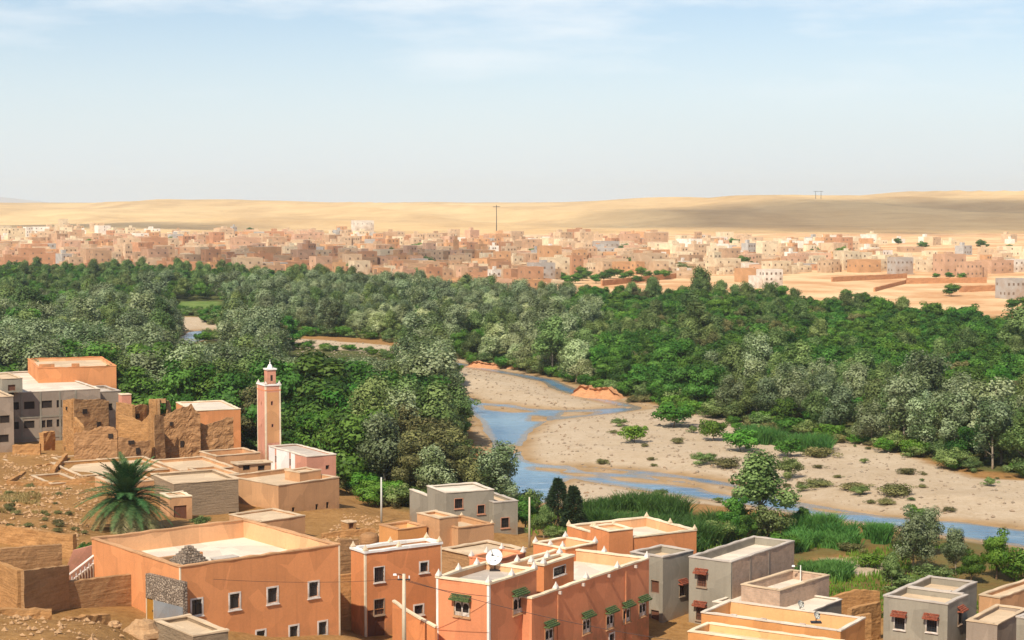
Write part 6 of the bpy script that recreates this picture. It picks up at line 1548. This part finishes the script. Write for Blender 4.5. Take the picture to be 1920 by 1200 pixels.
landmark(1136, 476, 50, 24, 'grey cement', (2, 4), 'blue-grey block standing among white town houses', name='apartment_block')
landmark(1085, 452, 44, 22, 'red clay', (2, 4), 'large red clay block under the shaded hill', hut=True)
landmark(1180, 460, 40, 22, 'pink', (2, 2), 'plain pink block under the shaded hill')
landmark(1780, 516, 58, 40, 'pink', (2, 3), 'big pink house with tower beside the dark hedge', hut=True)
landmark(1818, 520, 46, 30, 'pink', (2, 4), 'long pink house with two rows of windows beside the dark hedge')
landmark(1895, 560, 52, 38, 'grey cement', (2, 4), 'unfinished grey house on the open slope near the far wood', name='apartment_block')
landmark(1030, 502, 46, 42, 'orange', (2, 2), 'tall orange tower house in the middle of the far town', depth=0.9)
landmark(1170, 512, 64, 22, 'orange', (1, 5), 'long low orange house with a row of windows above the gardens')
landmark(1120, 512, 40, 20, 'cream', (1, 4), 'long cream house with a row of windows above the gardens')
landmark(1620, 510, 60, 24, 'orange', (1, 3), 'orange house with three dark openings behind white walls')
landmark(1400, 530, 44, 26, 'orange', (0, 1), 'plain orange walled house beside the pale three-storey block')
landmark(680, 435, 44, 22, 'white', (2, 4), 'white block with dark windows on the bright slope below the desert ridge')
landmark(780, 520, 50, 26, 'brown clay', (1, 3), 'dark brown clay house at the front of the far town')
landmark(900, 545, 80, 26, 'red clay', (1, 5), 'long red clay house at the edge of the tree belt')
landmark(60, 500, 56, 34, 'red clay', (2, 3), 'big red clay house close to the tree belt')
landmark(290, 480, 54, 34, 'red clay', (2, 4), 'tall red clay house with crowded windows in the far town', hut=True)
landmark(460, 478, 60, 32, 'pink', (2, 4), 'broad pink clay house in the far town', hut=True)
landmark(120, 440, 20, 30, 'cream', (2, 1), 'slim cream tower house in the upper town')
# far minaret
D = D_of(490); x = W(855, D)[0]; z = tz1(x, D); o = empty('minaret', (x, D, z - 0.5), 0.5); tag(o, 'small orange minaret rising above the red roofs of the far town', 'minaret')
hm = 52 * D / F; b = MB(); b.box(-1.4, -1.4, 0, 1.4, 1.4, hm * 0.8); b.build('tower', M['t_orange'], o); b = MB(); b.box(-0.8, -0.8, hm * 0.8 + .01, 0.8, 0.8, hm * 0.95, .05, .05); b.build('lantern', M['t_orange'], o); b = MB(); b.lathe([(0.7, hm * .952), (0.5, hm * .98), (0.1, hm * 1.0), (0.04, hm * 1.05)], 8); b.build('dome', M['t_cream'], o)
# the rest of the town
gt = random.Random(21); cells = {}; houses = []
front = lambda px: float(np.interp(px, [-100, 0, 300, 400, 520, 700, 850, 1000, 1250, 1330, 1480, 1700, 1920, 2050], [965, 965, 930, 915, 875, 800, 745, 745, 880, 930, 950, 980, 960, 940]))
for _ in range(13000):
    px = gt.uniform(-420, 2340); yb = gt.uniform(float(np.interp(px, [0, 230, 300, 700, 760, 1000, 1050, 1200, 1260, 1900], [412, 425, 440, 440, 450, 450, 442, 442, 452, 452])), 560); D = D_of(yb) * gt.uniform(0.985, 1.015)
    if D < front(px) or D > 2350: continue
    if px > 1000 and D > 1750 and gt.random() < 0.8: continue
    if 440 < px < 1000 and D > 1950: continue
    if px > 1640 and D > 1000 and gt.random() < 0.8: continue
    if px > 1250 and gt.random() < 0.35: continue
    if px < 240 and yb < 440 and gt.random() < 0.3: continue
    if 1040 < px < 1260 and 515 < yb < 545: continue
    x = W(px, D)[0]; w_ = gt.choice([gt.uniform(5, 9), gt.uniform(8, 13), gt.uniform(11, 17)]); k = (int(x // 16), int(D // 16))
    if any((u - x) ** 2 + (v - D) ** 2 < (0.52 * (w_ + q)) ** 2 for a_ in (-1, 0, 1) for b_ in (-1, 0, 1) for (u, v, q) in cells.get((k[0] + a_, k[1] + b_), ())): continue
    if any((u - x) ** 2 + (v - D) ** 2 < (0.75 * (w_ + q)) ** 2 for (u, v, q) in LAND): continue
    # keep sight lines to the landmarks
    cells.setdefault(k, []).append((x, D, w_)); houses.append((D, x, w_, px, yb))
    if len(houses) > 1400: break
houses.sort(key=lambda h: h[0] + (5000 if not -30 < h[3] < 1950 else 0))
zs_ = tz(np.array([h[1] for h in houses]), np.array([h[0] for h in houses]))
COLN = list(TOWN)
stuffV = {k: [] for k in COLN}; stuffR = []; nfar = 0
for i, ((D, x, w_, px, yb), z) in enumerate(zip(houses, zs_)):
    bright = (px > 1230 and yb > 448) or yb < (452 if px < 700 else 446)
    if bright: colr = gt.choices(COLN, [1, 1.5, 1.5, 2.5, 7, 7, 3, 1])[0]
    elif px > 980: colr = gt.choices(COLN, [2.5, 3, 3, 4, 7, 3, 0.8, 1])[0]
    else: colr = gt.choices(COLN, [5, 6, 3.5, 4, 7, 1.5, 0.3, 0.8])[0]
    st_ = gt.choices([1, 2, 3], [5, 5, 1.2])[0]; h_ = 3.3 * st_ + gt.uniform(0, 0.8); d_ = w_ * gt.uniform(0.6, 1.0); rz = math.radians(gt.choice([18, 25, 32, 40, 28]) + gt.uniform(-5, 5)); hut = gt.random() < 0.4
    if i < 262:
        place = 'at the edge of the tree belt' if D < front(px) + 70 else 'in the crowded heart of the far town' if px < 1250 else 'in the scattered bright quarter of the far town'
        stn = {1: 'low', 2: 'two-storey', 3: 'tall'}[st_]
        far_house(x, D, float(z), w_, d_, h_, rz, colr, f"{stn} {colr} house {'with roof hut' if hut else 'with bare roof'} {place}", f"{stn} {colr} houses {'with roof hut' if hut else 'with bare roof'} {place}", hut, (st_, 2 if w_ < 10 else 3), seed=i)
    else:
        c_, s_ = math.cos(rz), math.sin(rz); nfar += 1
        def bx(cx, cy, z0, sx, sy, sz, lst):
            q = [(-.5, -.5), (.5, -.5), (.5, .5), (-.5, .5)]; p = [(x + (cx + a_ * sx) * c_ - (cy + b_ * sy) * s_, D + (cx + a_ * sx) * s_ + (cy + b_ * sy) * c_) for a_, b_ in q]
            lst.append([(u, v, z0) for u, v in p] + [(u, v, z0 + sz) for u, v in p])
        bx(0, 0, float(z) - 1, w_, d_, h_ + 1, stuffV[colr]); bx(0, 0, float(z) + h_ - 0.3, w_ * 0.9, d_ * 0.9, 0.33, stuffR)
        if hut: bx(gt.uniform(-.2, .2) * w_, 0.2 * d_, float(z) + h_, w_ * .3, d_ * .3, 2.2, stuffV[colr])
        for r in range(st_):
            for c in range(3):
                if gt.random() < 0.6: bx((c - 1) * w_ * 0.3, -d_ / 2, float(z) + r * 3.3 + 1.3, 0.95, 0.12, 1.2, stuffV.setdefault('win', []))
V, Fc, mi, ms_ = [], [], [], []
BF = [(0, 3, 2, 1), (4, 5, 6, 7), (0, 1, 5, 4), (1, 2, 6, 5), (2, 3, 7, 6), (3, 0, 4, 7)]
for k, lst in list(stuffV.items()) + [('roof', stuffR)]:
    ms_.append(M['town_window'] if k == 'win' else M['roof_sand'] if k == 'roof' else M['t_' + k])
    for q in lst:
        n = len(V); V += q; Fc += [tuple(n + j for j in f) for f in BF]; mi += [len(ms_) - 1] * 6
me = npmesh('distant_houses', np.array(V), np.array(Fc))
for m in ms_: me.materials.append(m)
me.polygons.foreach_set('material_index', mi); me.update()
tag(link('distant_houses', me), 'mass of tiny flat-roofed houses at the back of the far town', 'houses', None, 'stuff')
print('houses', len(houses), 'stuff', nfar)

# garden walls on the open earth before the town
def fieldwall(label, px0, y0, px1, y1, h_, m='mud_lit'):
    D0, D1 = D_of(y0), D_of(y1); a_, b_ = W(px0, D0), W(px1, D1); z0 = min(tz1(*a_), tz1(*b_)) - 0.5; z1 = max(tz1(*a_), tz1(*b_))
    mudwall('field_wall', label, a_, b_, z0, [(0, tz1(*a_) + h_), (1, tz1(*b_) + h_)], 0.8, m, 0.15, 'wall', seg=2.0)
fieldwall('long orange earth wall below the town gardens', 1128, 537, 1300, 520, 2.6, 'redbank'); fieldwall('short orange earth wall beside the garden trees', 985, 540, 1035, 538, 3.4, 'redbank')
fieldwall('earth wall crossing the open slope below the grey block', 1560, 530, 1700, 522, 2.4, 'redbank'); fieldwall('earth wall running down to the far wood', 1640, 548, 1700, 532, 1.8, 'redbank'); fieldwall('orange earth wall in front of the big pink house', 1700, 533, 1850, 530, 2.8, 'redbank')
fieldwall('low earth wall ending at the unfinished grey house', 1800, 548, 1880, 545, 2.6, 'redbank')

# trees in and before the town
gtree = random.Random(33)
def town_tree(px, yb, ht, kind, label, group=None, sx=1.0):
    kind = 'sagebush' if kind == 'sage' else 'roundbush'; sx = min(sx, 1.25); D = D_of(yb); tree(kind, W(px, D)[0], D, ht * D / F / PROTO[kind][0][2], label, group, 0, 'garden_tree', sx=sx)
for i in range(16): town_tree(1050 + i * 13 + gtree.uniform(-4, 4), gtree.uniform(518, 534), gtree.uniform(12, 20), gtree.choice(['dark', 'bright']), 'small green tree in the garden strip before the cream house', 'trees in the garden strip', 1.2)
for (px, yb, ht, k, sx, lab) in [(1785, 556, 24, 'dark', 1.7, 'wide dark tree alone on the open slope'), (1780, 522, 12, 'dark', 1.6, 'dark hedge tree under the big pink house'), (1805, 523, 12, 'dark', 1.7, 'second dark hedge tree under the big pink house'), (1755, 522, 10, 'dark', 1.5, 'dark hedge shrub at the wall of the pink house'),
                                 (1392, 500, 22, 'bright', 1.1, 'green tree between white houses'), (1588, 561, 18, 'dark', 1.2, 'round dark tree at the upper edge of the far wood'), (1620, 566, 18, 'dark', 1.3, 'second round tree at the upper edge of the far wood'), (470, 440, 14, 'bright', 1.1, 'lone green tree on the bright upper town'),
                                 (558, 522, 26, 'dark', 1.0, 'tall dark tree standing above the tree belt'), (1900, 582, 22, 'dark', 1.8, 'dark thicket below the unfinished grey house'), (1930, 580, 26, 'dark', 1.6, 'taller thicket below the unfinished grey house'), (970, 552, 20, 'sage', 0.8, 'slim grey tree at the edge of the open earth')]: town_tree(px, yb, ht, k, lab, None, sx)
for i in range(34):
    px = gtree.uniform(0, 1900); D = front(px) + gtree.uniform(10, 600); yb = 385 + (CZ - float(np.interp(D, [600, 680, 780, 2000], [2, 3, 4.4, 10.5]))) / D * F
    town_tree(px, yb, gtree.uniform(5, 8) * F / D, gtree.choice(['dark', 'dark', 'bright', 'sage']), 'small dark tree squeezed between far town houses', 'trees between far town houses', 1.1)

# masts on the hills
def mast(px, D, ytop, label, pair=False):
    x = W(px, D)[0]; z = tz1(x, D); H = zy(ytop, D) - z
    o = empty('power_pylon', (x, D, z)); tag(o, label, 'pylon'); s_ = 10 * D / F * 0.5 if pair else 0
    for sd in ((-1, 1) if pair else (0,)):
        b = MB(); b.tube([(sd * s_, 0, -1), (sd * s_, 0, H)], [0.55, 0.35], 5); b.build('leg', M['iron'], o)
    b = MB(); b.box(-s_ - 4, -0.5, H * 0.92, s_ + 4, 0.5, H * 0.92 + 0.6); b.build('crossarm', M['iron'], o)
mast(1533, 3300, 358, 'twin-legged power pylon on the shaded hill', True); mast(931, 2100, 384, 'tall single mast on the bright slope behind the town')
# ------------------------------------------------------------------ dusty air
hzm = bpy.data.materials.new('dusty_air'); hzm.use_nodes = True; hn = hzm.node_tree.nodes; hn.clear()
pv = hn.new('ShaderNodeVolumePrincipled'); pv.inputs['Density'].default_value = 0.000075; pv.inputs['Color'].default_value = (0.82, 0.93, 1.0, 1); pv.inputs['Anisotropy'].default_value = 0.2
ho = hn.new('ShaderNodeOutputMaterial'); hzm.node_tree.links.new(pv.outputs[0], ho.inputs['Volume'])
b = MB(); b.box(-9500, -120, -3, 9500, 12700, 180); tag(b.build('haze', hzm), 'thin dusty haze filling the valley air', 'haze', None, 'stuff')
print('objects', len(bpy.data.objects), 'tris', sum(len(m.polygons) * 2 for m in bpy.data.meshes))
